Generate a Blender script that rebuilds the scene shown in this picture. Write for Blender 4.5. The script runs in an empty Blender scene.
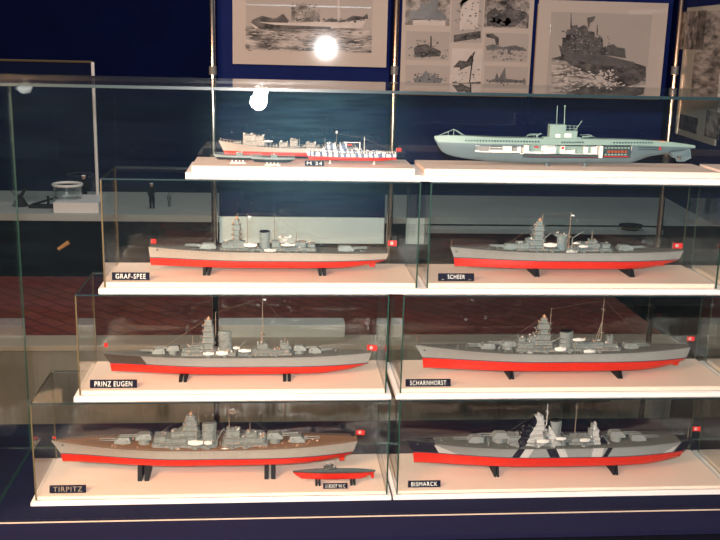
import bpy, math, random
from mathutils import Vector, Matrix
R = random.Random(7); RD = random.Random(31)
S = bpy.context.scene
COL = S.collection
PI = math.pi
# ------------------------------------------------------------------ camera
CX, CY, CZ, FP = 0.5208, -2.0056, 1.0169, 968.2
PIT, ROL, YAW = -0.2356, 0.0252, 0.0914
fw = Vector((math.sin(YAW)*math.cos(PIT), math.cos(YAW)*math.cos(PIT), math.sin(PIT)))
rt = Vector((math.cos(YAW), -math.sin(YAW), 0)); up = rt.cross(fw)
r2 = rt*math.cos(ROL)+up*math.sin(ROL); u2 = -rt*math.sin(ROL)+up*math.cos(ROL)
CAM = Vector((CX, CY, CZ))
cd = bpy.data.cameras.new('camera'); cam = bpy.data.objects.new('camera', cd); COL.objects.link(cam)
cd.sensor_width = 36; cd.lens = FP/720*36; cd.clip_start = .05; cd.clip_end = 60
cam.matrix_world = Matrix(((r2.x, u2.x, -fw.x, CX), (r2.y, u2.y, -fw.y, CY), (r2.z, u2.z, -fw.z, CZ), (0, 0, 0, 1)))
S.camera = cam

def ray(px, py): return fw*FP + r2*(px-360) - u2*(py-270)
def at(px, py, Y):
    d = ray(px, py); t = (Y-CY)/d.y; p = CAM+d*t; return p
def ground(px, py, z):
    d = ray(px, py); t = (z-CZ)/d.z; return CAM+d*t

# ------------------------------------------------------------------ materials
def mat(name, col, rough=.5, metal=0, spec=.5, noise=0, nscale=40, bump=0, bscale=200, coat=0, stretch=None):
    m = bpy.data.materials.new(name); m.use_nodes = True
    nt = m.node_tree; b = nt.nodes['Principled BSDF']
    b.inputs['Base Color'].default_value = (*col, 1); b.inputs['Roughness'].default_value = rough
    b.inputs['Metallic'].default_value = metal; b.inputs['Specular IOR Level'].default_value = spec
    b.inputs['Coat Weight'].default_value = coat; b.inputs['Coat Roughness'].default_value = .04
    tc = nt.nodes.new('ShaderNodeTexCoord'); mp = nt.nodes.new('ShaderNodeMapping')
    nt.links.new(tc.outputs['Object'], mp.inputs[0])
    if stretch: mp.inputs['Scale'].default_value = stretch
    if noise:
        n = nt.nodes.new('ShaderNodeTexNoise'); n.inputs['Scale'].default_value = nscale; n.inputs['Detail'].default_value = 5
        nt.links.new(mp.outputs[0], n.inputs['Vector'])
        r = nt.nodes.new('ShaderNodeMapRange'); r.inputs[1].default_value = .3; r.inputs[2].default_value = .7
        r.inputs[3].default_value = 1-noise; r.inputs[4].default_value = 1+noise
        nt.links.new(n.outputs['Fac'], r.inputs[0])
        mx = nt.nodes.new('ShaderNodeVectorMath'); mx.operation = 'SCALE'; mx.inputs[0].default_value = col
        nt.links.new(r.outputs[0], mx.inputs['Scale']); nt.links.new(mx.outputs[0], b.inputs['Base Color'])
    if bump:
        n = nt.nodes.new('ShaderNodeTexNoise'); n.inputs['Scale'].default_value = bscale; n.inputs['Detail'].default_value = 4
        nt.links.new(mp.outputs[0], n.inputs['Vector'])
        bp = nt.nodes.new('ShaderNodeBump'); bp.inputs['Strength'].default_value = bump; bp.inputs['Distance'].default_value = .002
        nt.links.new(n.outputs['Fac'], bp.inputs['Height']); nt.links.new(bp.outputs[0], b.inputs['Normal'])
    return m

def glass(name, tint, dust=0.0, streak=(3, 3, 30), glow_patch=None):
    m = bpy.data.materials.new(name); m.use_nodes = True; nt = m.node_tree
    for n in list(nt.nodes): nt.nodes.remove(n)
    o = nt.nodes.new('ShaderNodeOutputMaterial'); t = nt.nodes.new('ShaderNodeBsdfTransparent'); g = nt.nodes.new('ShaderNodeBsdfGlossy')
    g.inputs['Roughness'].default_value = .01; g.inputs['Color'].default_value = (1, 1, 1, 1); t.inputs['Color'].default_value = (*tint, 1)
    f = nt.nodes.new('ShaderNodeFresnel'); ge = nt.nodes.new('ShaderNodeNewGeometry'); mr = nt.nodes.new('ShaderNodeMapRange')
    mr.inputs[3].default_value = 1.46; mr.inputs[4].default_value = 1/1.46   # same reflectance from either side of a face
    nt.links.new(ge.outputs['Backfacing'], mr.inputs[0]); nt.links.new(mr.outputs[0], f.inputs['IOR'])
    mx = nt.nodes.new('ShaderNodeMixShader'); nt.links.new(f.outputs[0], mx.inputs[0]); nt.links.new(t.outputs[0], mx.inputs[1]); nt.links.new(g.outputs[0], mx.inputs[2])
    out = mx
    if dust:
        d = nt.nodes.new('ShaderNodeBsdfDiffuse'); d.inputs['Color'].default_value = (.75, .85, .95, 1)
        n = nt.nodes.new('ShaderNodeTexNoise'); n.inputs['Scale'].default_value = 3; n.inputs['Detail'].default_value = 6
        tc = nt.nodes.new('ShaderNodeTexCoord'); mp = nt.nodes.new('ShaderNodeMapping'); mp.inputs['Scale'].default_value = streak
        nt.links.new(tc.outputs['Object'], mp.inputs[0]); nt.links.new(mp.outputs[0], n.inputs['Vector'])
        r = nt.nodes.new('ShaderNodeMapRange'); r.inputs[1].default_value = .35; r.inputs[2].default_value = .75; r.inputs[3].default_value = dust*.3; r.inputs[4].default_value = dust*1.6
        nt.links.new(n.outputs['Fac'], r.inputs[0])
        fac = r.outputs[0]
        if glow_patch:    # glow of lit dust near the lamp reflection, painted as a teal patch
            c_, rad_, amt_ = glow_patch
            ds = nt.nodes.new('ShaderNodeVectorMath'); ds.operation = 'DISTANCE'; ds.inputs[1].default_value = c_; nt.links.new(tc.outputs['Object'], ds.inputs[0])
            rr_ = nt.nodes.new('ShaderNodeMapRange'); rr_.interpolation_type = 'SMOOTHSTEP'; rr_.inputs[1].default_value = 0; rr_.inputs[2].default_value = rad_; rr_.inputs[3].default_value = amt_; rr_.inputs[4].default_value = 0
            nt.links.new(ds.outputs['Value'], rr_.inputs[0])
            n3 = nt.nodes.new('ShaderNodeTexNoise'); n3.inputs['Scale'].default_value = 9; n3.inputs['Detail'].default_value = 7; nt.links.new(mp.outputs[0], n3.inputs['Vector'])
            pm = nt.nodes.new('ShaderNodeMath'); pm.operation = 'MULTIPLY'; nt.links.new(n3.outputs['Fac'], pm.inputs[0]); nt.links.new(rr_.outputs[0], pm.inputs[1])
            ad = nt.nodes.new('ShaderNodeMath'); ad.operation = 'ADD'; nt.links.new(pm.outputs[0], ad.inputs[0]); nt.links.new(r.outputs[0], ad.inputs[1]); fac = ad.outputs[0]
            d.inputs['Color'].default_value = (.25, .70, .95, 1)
        m2 = nt.nodes.new('ShaderNodeMixShader'); nt.links.new(fac, m2.inputs[0]); nt.links.new(mx.outputs[0], m2.inputs[1]); nt.links.new(d.outputs[0], m2.inputs[2])
        out = m2
    nt.links.new(out.outputs[0], o.inputs['Surface'])
    return m

M = {}
M['white'] = mat('white_board', (.90, .72, .61), .45, noise=.02, nscale=8)
M['white_edge'] = mat('white_edge', (.9, .87, .87), .4)
M['hull'] = mat('hull_grey', (.27, .28, .275), .5, noise=.06, nscale=60)
M['hull_b'] = mat('hull_pale_grey', (.34, .31, .275), .5, noise=.05, nscale=60)
M['hull_dark'] = mat('bow_dark_grey', (.06, .055, .05), .5, noise=.05)
M['blue_grey'] = mat('blue_grey_paint', (.21, .26, .265), .5, noise=.06, nscale=80)
M['super'] = mat('superstructure_grey', (.215, .235, .23), .5, noise=.22, nscale=160)
M['red'] = mat('antifouling_red', (.60, .017, .005), .38, noise=.04, nscale=30)
M['stripe'] = mat('boot_topping', (.03, .03, .07), .5)
M['deck'] = mat('wood_deck', (.22, .12, .075), .6, noise=.18, nscale=120, stretch=(.2, 4, 1))
M['deck_grey'] = mat('grey_deck', (.14, .145, .14), .6, noise=.15, nscale=90)
M['black'] = mat('black_paint', (.008, .008, .010), .6, spec=.25)
M['navy'] = mat('navy_plate', (.007, .007, .022), .8, spec=.15)
M['boatw'] = mat('boat_white', (.85, .83, .80), .45)
M['mast'] = mat('mast_brass', (.28, .22, .17), .45)
M['dark'] = mat('dark_fitting', (.07, .07, .07), .5)
M['buff'] = mat('buff_fitting', (.62, .36, .24), .5)
M['flag'] = mat('flag_red', (.6, .015, .012), .6)
M['flagw'] = mat('flag_white', (.85, .85, .85), .6)
M['letter'] = mat('lettering_white', (.85, .85, .82), .5)
M['sub_light'] = mat('pale_green_casing', (.24, .36, .33), .5, noise=.04)
M['sub_dark'] = mat('blue_grey_hull', (.11, .165, .19), .45, noise=.05)
M['slot'] = mat('flood_slot_dark', (.03, .06, .07), .6)
M['chrome'] = mat('chrome', (.75, .72, .68), .18, metal=1)
M['copper'] = mat('worn_brass_pole', (.62, .48, .38), .25, metal=1)
M['edge'] = mat('glass_edge_green', (.015, .055, .042), .25, spec=.8)
M['edge_warm'] = mat('glass_edge_amber', (.12, .095, .05), .25, spec=.8)
M['edge_cyan'] = mat('glass_edge_cyan', (.016, .036, .045), .2, spec=.8)
M['glass'] = glass('case_glass', (.985, .995, .992), .0, (6, 6, 6))
M['vglass'] = glass('vitrine_glass', (.98, .992, .99), .0016, (1.5, 4, 14))
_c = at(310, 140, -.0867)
M['vglass_front'] = glass('vitrine_front_glass', (.98, .992, .99), .0014, (1.5, 4, 14), ((_c.x+.0813, 0, _c.z), .26, .05))  # front sheet carries the painted lamp glow
M['bglass'] = glass('back_glass', (.95, .975, .97), .0008, (1, 1, 6))
M['carpet'] = mat('navy_carpet', (.008, .009, .032), .95, spec=.1, noise=.25, nscale=300, bump=.5, bscale=900)
M['panel'] = mat('navy_cloth_panel', (.0022, .006, .045), .85, spec=.08, noise=.12, nscale=30, bump=.2, bscale=400)
M['wall'] = mat('navy_wall', (.002, .005, .034), .9, spec=.05, noise=.15, nscale=4)
M['tan'] = mat('tan_cloth', (.29, .27, .225), .85, noise=.25, nscale=3, bump=.4, bscale=9)
M['tan_lt'] = mat('tan_edge', (.46, .39, .31), .7)
M['grey_slab'] = mat('grey_slab', (.70, .72, .71), .6, noise=.06, nscale=5)
M['plat'] = mat('platform_grey', (.46, .48, .47), .6, noise=.06, nscale=3)
M['brown'] = mat('brown_backing', (.13, .085, .05), .6)
M['mount'] = mat('photo_mount', (.22, .195, .178), .75, spec=.1, coat=.5)
M['cloth_dark'] = mat('dark_cloth', (.004, .004, .008), .9, spec=.1, noise=.3, nscale=4)
M['skin'] = mat('figurine_skin', (.55, .30, .2), .5)
M['brownw'] = mat('dark_wood', (.06, .03, .02), .5)
M['gold'] = mat('gold_trim', (.6, .4, .1), .3, metal=.6)
M['glint_orange'] = mat('lamp_glint_orange', (.9, .45, .16), .4)  # colour of the modelled lamp reflection on the skirt
M['orange'] = mat('engine_rust', (.32, .07, .03), .4)

def parquet():
    m = bpy.data.materials.new('red_herringbone'); m.use_nodes = True; nt = m.node_tree; b = nt.nodes['Principled BSDF']
    tc = nt.nodes.new('ShaderNodeTexCoord'); mp = nt.nodes.new('ShaderNodeMapping'); mp.inputs['Rotation'].default_value = (0, 0, .785)
    nt.links.new(tc.outputs['Object'], mp.inputs[0])
    br = nt.nodes.new('ShaderNodeTexBrick'); br.inputs['Scale'].default_value = 3
    br.inputs['Color1'].default_value = (.40, .095, .07, 1); br.inputs['Color2'].default_value = (.31, .068, .05, 1); br.inputs['Mortar'].default_value = (.16, .035, .028, 1)
    nt.links.new(mp.outputs[0], br.inputs['Vector'])
    n = nt.nodes.new('ShaderNodeTexNoise'); n.inputs['Scale'].default_value = 5; n.inputs['Detail'].default_value = 6
    nt.links.new(tc.outputs['Object'], n.inputs['Vector'])
    mx = nt.nodes.new('ShaderNodeMix'); mx.data_type = 'RGBA'; mx.blend_type = 'MULTIPLY'; mx.inputs['Factor'].default_value = .6
    nt.links.new(br.outputs['Color'], mx.inputs[6]); nt.links.new(n.outputs['Color'], mx.inputs[7]); nt.links.new(mx.outputs[2], b.inputs['Base Color'])
    b.inputs['Roughness'].default_value = .45
    return m
M['parquet'] = parquet()

def sea_photo(name, lo, hi, sc, stretch=(1, 1, 4)):
    """grey photographic print with streaky tone"""
    m = bpy.data.materials.new(name); m.use_nodes = True; nt = m.node_tree; b = nt.nodes['Principled BSDF']
    tc = nt.nodes.new('ShaderNodeTexCoord'); mp = nt.nodes.new('ShaderNodeMapping'); mp.inputs['Scale'].default_value = stretch
    nt.links.new(tc.outputs['Object'], mp.inputs[0])
    n = nt.nodes.new('ShaderNodeTexNoise'); n.inputs['Scale'].default_value = sc; n.inputs['Detail'].default_value = 8; n.inputs['Roughness'].default_value = .65
    nt.links.new(mp.outputs[0], n.inputs['Vector'])
    r = nt.nodes.new('ShaderNodeValToRGB'); r.color_ramp.elements[0].position = .36; r.color_ramp.elements[1].position = .64
    r.color_ramp.elements[0].color = (*lo, 1); r.color_ramp.elements[1].color = (*hi, 1)
    nt.links.new(n.outputs['Fac'], r.inputs[0]); nt.links.new(r.outputs[0], b.inputs['Base Color'])
    b.inputs['Roughness'].default_value = .75; b.inputs['Specular IOR Level'].default_value = .1; b.inputs['Coat Weight'].default_value = .5; b.inputs['Coat Roughness'].default_value = .04
    return m
M['p_sea'] = sea_photo('print_sea', (.012, .012, .013), (.24, .22, .21), 18, (.6, 1, 3))
M['p_sky'] = mat('print_sky', (.18, .162, .152), .75, spec=.1, noise=.05, nscale=6, coat=.5)
M['p_mid'] = sea_photo('print_mid', (.012, .012, .012), (.21, .19, .18), 30, (1, 1, 1.3))
M['p_dark'] = sea_photo('print_dark', (.012, .012, .013), (.07, .065, .065), 40, (1, 1, 1.5))
M['p_grey'] = mat('print_grey', (.045, .043, .043), .35, noise=.3, nscale=60, coat=.5)
M['p_light'] = mat('print_light', (.25, .228, .215), .75, spec=.1, noise=.08, nscale=30, coat=.5)
M['p_mount'] = mat('print_pale', (.17, .155, .145), .4)
M['p_green'] = mat('mount_greenish', (.20, .20, .17), .35, noise=.06, nscale=5, coat=.5)

def camo(name, base, bands, slant):
    """painted disruptive stripes: bands = (x0, x1, colour) in the object's own X, slanted with its Z"""
    m = bpy.data.materials.new(name); m.use_nodes = True; nt = m.node_tree; b = nt.nodes['Principled BSDF']
    b.inputs['Roughness'].default_value = .7; b.inputs['Specular IOR Level'].default_value = .2
    tc = nt.nodes.new('ShaderNodeTexCoord'); sp = nt.nodes.new('ShaderNodeSeparateXYZ'); nt.links.new(tc.outputs['Object'], sp.inputs[0])
    cur = None
    for x0, x1, c, *sl in bands:
        mls = []
        for k_ in (sl[0], sl[-1]):
            ml = nt.nodes.new('ShaderNodeMath'); ml.operation = 'MULTIPLY_ADD'; ml.inputs[1].default_value = -k_
            nt.links.new(sp.outputs['Z'], ml.inputs[0]); nt.links.new(sp.outputs['X'], ml.inputs[2]); mls.append(ml)
        a = nt.nodes.new('ShaderNodeMath'); a.operation = 'GREATER_THAN'; a.inputs[1].default_value = x0; nt.links.new(mls[0].outputs[0], a.inputs[0])
        d = nt.nodes.new('ShaderNodeMath'); d.operation = 'LESS_THAN'; d.inputs[1].default_value = x1; nt.links.new(mls[1].outputs[0], d.inputs[0])
        e = nt.nodes.new('ShaderNodeMath'); e.operation = 'MULTIPLY'; nt.links.new(a.outputs[0], e.inputs[0]); nt.links.new(d.outputs[0], e.inputs[1])
        mx = nt.nodes.new('ShaderNodeMix'); mx.data_type = 'RGBA'
        nt.links.new(e.outputs[0], mx.inputs['Factor'])
        if cur is None: mx.inputs[6].default_value = (*base, 1)
        else: nt.links.new(cur, mx.inputs[6])
        mx.inputs[7].default_value = (*c, 1); cur = mx.outputs[2]
    nt.links.new(cur, b.inputs['Base Color'])
    return m

def dazzle():
    m = bpy.data.materials.new('dazzle_blue_white'); m.use_nodes = True; nt = m.node_tree; b = nt.nodes['Principled BSDF']
    tc = nt.nodes.new('ShaderNodeTexCoord'); mp = nt.nodes.new('ShaderNodeMapping'); mp.inputs['Rotation'].default_value = (0, .5, 0); mp.inputs['Scale'].default_value = (1, 1, .3)
    nt.links.new(tc.outputs['Object'], mp.inputs[0])
    n = nt.nodes.new('ShaderNodeTexWave'); n.inputs['Scale'].default_value = 28; n.inputs['Distortion'].default_value = 6; n.inputs['Detail'].default_value = 2; n.inputs['Detail Scale'].default_value = 2
    nt.links.new(mp.outputs[0], n.inputs['Vector'])
    r = nt.nodes.new('ShaderNodeValToRGB'); r.color_ramp.interpolation = 'CONSTANT'
    r.color_ramp.elements[0].color = (.10, .15, .26, 1); r.color_ramp.elements[1].position = .42; r.color_ramp.elements[1].color = (.72, .74, .76, 1)
    nt.links.new(n.outputs['Fac'], r.inputs[0]); nt.links.new(r.outputs[0], b.inputs['Base Color'])
    return m
M['dazzle'] = dazzle()

# ------------------------------------------------------------------ mesh helpers
class MB:
    def __init__(s): s.v = []; s.f = []; s.mi = []
    def add(s, vs, fs, mi=0):
        o = len(s.v); s.v += [tuple(v) for v in vs]; s.f += [tuple(i+o for i in f) for f in fs]; s.mi += [mi]*len(fs); return s
    def box(s, x0, x1, y0, y1, z0, z1, mi=0):
        return s.add([(x0, y0, z0), (x1, y0, z0), (x1, y1, z0), (x0, y1, z0), (x0, y0, z1), (x1, y0, z1), (x1, y1, z1), (x0, y1, z1)],
                     [(0, 3, 2, 1), (4, 5, 6, 7), (0, 1, 5, 4), (1, 2, 6, 5), (2, 3, 7, 6), (3, 0, 4, 7)], mi)
    def cbox(s, x0, x1, y0, y1, z0, z1, c, mi=0, tx=0, ty=0):
        """box with cut vertical corners and a slightly drawn-in top"""
        pts = [(x0+c, y0), (x1-c, y0), (x1, y0+c), (x1, y1-c), (x1-c, y1), (x0+c, y1), (x0, y1-c), (x0, y0+c)]
        cx, cy = (x0+x1)/2, (y0+y1)/2
        zs = [(z0, 1, 1), (z1-min(c*.6, (z1-z0)*.3), 1-tx*.8, 1-ty*.8), (z1, (1-tx)*.97-.02, (1-ty)*.97-.02)]
        v = [(cx+(p[0]-cx)*a, cy+(p[1]-cy)*b, z) for z, a, b in zs for p in pts]
        f = [tuple(range(7, -1, -1)), tuple(range(16, 24))]
        for l in range(2):
            for i in range(8):
                j = (i+1) % 8; f.append((l*8+i, l*8+j, l*8+8+j, l*8+8+i))
        return s.add(v, f, mi)
    def tube(s, a, b, r0, r1=None, n=6, mi=0):
        a = Vector(a); b = Vector(b); r1 = r0 if r1 is None else r1; d = (b-a).normalized()
        q = Vector((0, 0, 1)) if abs(d.z) < .9 else Vector((1, 0, 0)); u = d.cross(q).normalized(); w = d.cross(u)
        v = [a+(u*math.cos(2*PI*i/n)+w*math.sin(2*PI*i/n))*r0 for i in range(n)]+[b+(u*math.cos(2*PI*i/n)+w*math.sin(2*PI*i/n))*r1 for i in range(n)]
        f = [(i, (i+1) % n, n+(i+1) % n, n+i) for i in range(n)]+[tuple(range(n-1, -1, -1)), tuple(range(n, 2*n))]
        return s.add(v, f, mi)
    def lathe(s, c, prof, n=16, mi=0, sx=1, sy=1):
        v = []; f = []
        for r, z in prof:
            for i in range(n): v.append((c[0]+r*sx*math.cos(2*PI*i/n), c[1]+r*sy*math.sin(2*PI*i/n), c[2]+z))
        for l in range(len(prof)-1):
            for i in range(n):
                j = (i+1) % n; f.append((l*n+i, l*n+j, l*n+n+j, l*n+n+i))
        f += [tuple(range(n-1, -1, -1)), tuple(range((len(prof)-1)*n, len(prof)*n))]
        return s.add(v, f, mi)
    def prism(s, pts, y0, y1, mi=0):
        """outline in XZ pushed through Y"""
        n = len(pts); v = [(x, y0, z) for x, z in pts]+[(x, y1, z) for x, z in pts]
        return s.add(v, [tuple(range(n)), tuple(range(2*n-1, n-1, -1))]+[(i, n+i, n+(i+1) % n, (i+1) % n) for i in range(n)], mi)
    def ball(s, c, r, n=8, mi=0, sz=1):
        return s.lathe(c, [(r*math.sin(PI*k/6)+1e-5, -r*math.cos(PI*k/6)*sz) for k in range(7)], n, mi)
    def build(s, name, m, parent=None, off=None, smooth=False):
        me = bpy.data.meshes.new(name)
        vs = s.v if off is None else [(x-off[0], y-off[1], z-off[2]) for x, y, z in s.v]
        me.from_pydata(vs, [], s.f)
        ms = m if isinstance(m, (list, tuple)) else [m]
        for q in ms: me.materials.append(q)
        me.polygons.foreach_set('material_index', s.mi)
        if smooth: me.polygons.foreach_set('use_smooth', [True]*len(me.polygons))
        me.update()
        o = bpy.data.objects.new(name, me); COL.objects.link(o)
        if parent: o.parent = parent
        return o

def tag(o, label=None, cat=None, group=None, kind=None):
    if label: o['label'] = label
    if cat: o['category'] = cat
    if group: o['group'] = group
    if kind: o['kind'] = kind
    return o
def empty(name, loc, label, cat, group=None, rz=0):
    o = bpy.data.objects.new(name, None); o.empty_display_size = .02; COL.objects.link(o); o.location = loc; o.rotation_euler = (0, 0, rz)
    return tag(o, label, cat, group)
def struct(name, mb, m):
    return tag(mb.build(name, m), kind='structure')

# ------------------------------------------------------------------ display cases
def pane(name, x0, x1, y0, y1, z0, z1, parent, off, edge, gm='glass'):
    """glass sheet; its two broad faces are clear, its narrow rims show the tinted cut edge"""
    mb = MB().box(x0, x1, y0, y1, z0, z1)
    d = [x1-x0, y1-y0, z1-z0]; k = d.index(min(d))
    thin = {0: (3, 5), 1: (2, 4), 2: (0, 1)}[k]
    mb.mi = [0 if i in thin else 1 for i in range(6)]
    return mb.build(name, [M[gm], M[edge]], parent, off)
T = .003
def base_parts(x0, x1, y0, y1, zlo, zmid, ztop, root, off, m=.010):
    MB().cbox(x0-m, x1+m, y0-m*1.1, y1+m, zlo, zmid, .0006).build('lower_plinth', M['white_edge'], root, off)
    MB().cbox(x0+T+.0006, x1-T-.0006, y0+T+.0006, y1-T-.0006, zmid, ztop, .0006).build('model_board', M['white'], root, off)
def case(x0, x1, y0, y1, zlo, zb, zt, label, ml=.010, mr=.010):
    off = (x0, y0, zlo); root = empty('display_case', off, label, 'display case')
    zm = zlo+(zb-zlo)*.5
    MB().cbox(x0-ml, x1+mr, y0-.011, y1+.010, zlo, zm, .0006).build('lower_plinth', M['white_edge'], root, off)
    MB().cbox(x0+T+.0006, x1-T-.0006, y0+T+.0006, y1-T-.0006, zm, zb, .0006).build('model_board', M['white'], root, off)
    e1 = 'edge_warm' if x0 < .5 else 'edge'
    pane('side_pane', x0, x0+T, y0, y1, zm, zt-T, root, off, e1)
    pane('side_pane', x1-T, x1, y0, y1, zm, zt-T, root, off, 'edge')
    pane('front_pane', x0+T, x1-T, y0, y0+T, zm, zt-T, root, off, 'edge')
    pane('back_pane', x0+T, x1-T, y1-T, y1, zm, zt-T, root, off, 'edge_warm')
    pane('top_pane', x0, x1, y0, y1, zt-T, zt, root, off, 'edge_cyan')
    return root
ZT1, ZT2, ZT3 = .2362, .4734, .7191
ZB1, ZB2, ZB3, ZB4 = .0160, .2568, .4952, .7447
Y1, Y2, Y3, Y4 = 0.0, .0165, .035, .060
G = 'stacked glass display cases'
case(0, .78, Y1, .2095, .0006, ZB1, ZT1, 'bottom left glass case holding the long grey battleship and a small red submarine', .008, .008)
case(.8004, 1.5818, Y1, .2095, .0006, ZB1, ZT1, 'bottom glass case holding the battleship with black and white stripes', .008, .008)
case(1.6022, 2.30, Y1, .2095, .0006, ZB1, ZT1, 'empty looking bottom glass case cut off by the right edge of the photo', .008, .008)
case(.1016, .7719, Y2, .2194, ZT1+.0004, ZB2, ZT2, 'second lowest left glass case holding the cruiser with a dark bow')
case(.8024, 1.5753, Y2, .2194, ZT1+.0004, ZB2, ZT2, 'second lowest glass case in the middle column holding the grey ship with a tripod mast')
case(1.5990, 2.28, Y2, .2194, ZT1+.0004, ZB2, ZT2, 'second lowest glass case cut off by the right edge of the photo')
case(.1598, .8349, Y3, .2284, ZT2+.0004, ZB3, ZT3, 'third glass case up on the left holding the pale grey cruiser')
case(.8556, 1.5182, Y3, .2284, ZT2+.0004, ZB3, ZT3, 'third glass case up in the middle column holding the grey cruiser with two cranes')
case(1.5390, 2.24, Y3, .2284, ZT2+.0004, ZB3, ZT3, 'third glass case up cut off by the right edge of the photo')
def open_base(x0, x1, label, xl, xr):
    off = (x0, Y4, ZT3+.0004); root = empty('model_plinth', off, label, 'display base')
    zm = ZT3+.0004+.0126
    MB().cbox(xl, xr, Y4-.016, .2275, ZT3+.0004, zm, .0006).build('lower_plinth', M['white_edge'], root, off)
    MB().cbox(x0, x1, Y4, .2155, zm, ZB4, .0006).build('model_board', M['white'], root, off)
    return root
open_base(.3468, .8239, 'white stepped base on top of the left cases carrying four small ship models', .335, .8352)
open_base(.8449, 1.5090, 'long white stepped base on top of the middle cases carrying the cutaway submarine', .8360, 1.5222)
open_base(1.5295, 2.24, 'white stepped base at the right edge of the photo on top of the cases', 1.5232, 2.25)

# ------------------------------------------------------------------ big vitrine and plinth
VX0, VX1, VY0, VY1, VZ = -.0813, 2.42, -.0867, .3023, .9167
off = (VX0, VY0, 0)
v = empty('glass_vitrine', off, 'large clear glass vitrine on the blue carpet enclosing all the stacked cases', 'vitrine')
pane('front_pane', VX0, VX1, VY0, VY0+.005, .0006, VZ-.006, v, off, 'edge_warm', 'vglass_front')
pane('back_pane', VX0, VX1, VY1-.005, VY1, .0006, VZ-.006, v, off, 'edge_cyan', 'bglass')
pane('side_pane', VX0, VX0+.004, VY0+.006, VY1-.006, .0006, VZ-.006, v, off, 'edge', 'bglass')
pane('side_pane', VX1-.004, VX1, VY0+.006, VY1-.006, .0006, VZ-.006, v, off, 'edge', 'bglass')
pane('top_pane', VX0-.4, VX1, VY0, VY1, VZ-.0058, VZ, v, off, 'edge_cyan', 'vglass')
MB().box(VX0, VX1, VY0-.0012, VY0, .0004, .0030).build('bottom_seal', M['tan_lt'], v, off)
MB().box(VX0, VX1, VY1-.0005, VY1+.001, .0004, .0028).build('bottom_seal', M['edge'], v, off)
MB().tube((VX0-.0005, VY0, .0024), (VX0-.0005, VY1, .0024), .0011).build('bottom_seal', M['edge'], v, off)
PB = ground(500, 419, 0).y
PF = ground(640, 530.5, 0).y
pl = empty('display_plinth', (0, PF, -.9), 'long low plinth covered in dark blue carpet under the glass vitrine', 'plinth')
o3 = (0, PF, -.9)
MB().cbox(-1.6, 3.4, PF, PB, -.012, 0, .002).build('carpet_top', M['carpet'], pl, o3)
MB().box(-1.55, 3.35, PF+.03, PB-.02, -.90, -.0125).build('plinth_body', M['cloth_dark'], pl, o3)
pane('lower_front_pane', -1.58, 3.38, PF+.004, PF+.009, -.90, -.0125, pl, o3, 'edge', 'bglass')

# ------------------------------------------------------------------ room
FZ = -.90
struct('floor', MB().box(-7, 9, -5, 8, FZ-.05, FZ), M['cloth_dark'])
struct('wall_back', MB().box(-7, 9, 4.45, 4.55, FZ, 3.6), M['wall'])
struct('wall_left', MB().box(-7.1, -7, -5, 4.55, FZ, 3.6), M['wall'])
struct('wall_right', MB().box(9, 9.1, -5, 4.55, FZ, 3.6), M['wall'])
# raised red parquet beyond the plinth with its tan cloth fascia
SY0, SZ = 2.25, None
p = at(500, 345, SY0); SZ = p.z
xr = at(680, 345, SY0).x
stage = empty('raised_floor', (0, SY0, FZ), 'raised dark red parquet stage with tan cloth front behind the vitrine', 'stage')
xr2 = ground(631, 300, SZ).x
mb = MB(); zt = SZ
back = 3.55
mb.add([(-6, SY0+.16, zt), (xr-.02, SY0+.16, zt), (xr-.02, back, zt), (-6, back, zt), (-6, SY0+.16, FZ), (xr-.02, SY0+.16, FZ), (xr-.02, back, FZ), (-6, back, FZ)],
       [(0, 1, 2, 3), (7, 6, 5, 4), (4, 5, 1, 0), (5, 6, 2, 1), (6, 7, 3, 2), (7, 4, 0, 3)])
mb.build('parquet_top', M['parquet'], stage, (0, SY0, FZ))
MB().cbox(-6, xr, SY0-.004, SY0+.158, zt-.02, zt+.004, .003).build('step_edge', M['tan_lt'], stage, (0, SY0, FZ))
mb = MB(); n = 240; vs = []; fs = []
for i in range(n+1):
    x = -3+(xr+3)*i/n; w = .012*math.sin(i*.9)+.010*math.sin(i*.37+1)+(.03*math.sin(i*.5) if i > n-12 else 0)
    vs += [(x, SY0+.02+w*.3, zt-.021), (x, SY0+w, FZ+.002), (x, SY0+.05, FZ+.002), (x, SY0+.05, zt-.021)]
for i in range(n):
    for k in range(4): fs.append((i*4+k, i*4+(k+1) % 4, i*4+4+(k+1) % 4, i*4+4+k))
fs += [(0, 3, 2, 1), (n*4, n*4+1, n*4+2, n*4+3)]
mb.add(vs, fs).build('cloth_front', M['tan'], stage, (0, SY0, FZ), smooth=False)
# far platform with white front, grey top and dark skirt
FY = 3.60
p1 = at(75, 214, FY); zp = p1.z
pf = empty('museum_platform', (0, FY, FZ), 'pale grey platform along the back wall carrying figurines and a cap', 'platform')
o4 = (0, FY, FZ); zlow = at(75, 221, FY).z
MB().cbox(-6, 6, FY, 4.44, zlow, zp, .004).build('platform_top', M['plat'], pf, o4)
MB().box(-6, 6, FY+.05, 4.40, FZ+.001, zlow-.0005).build('platform_skirt', M['cloth_dark'], pf, o4)
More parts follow.
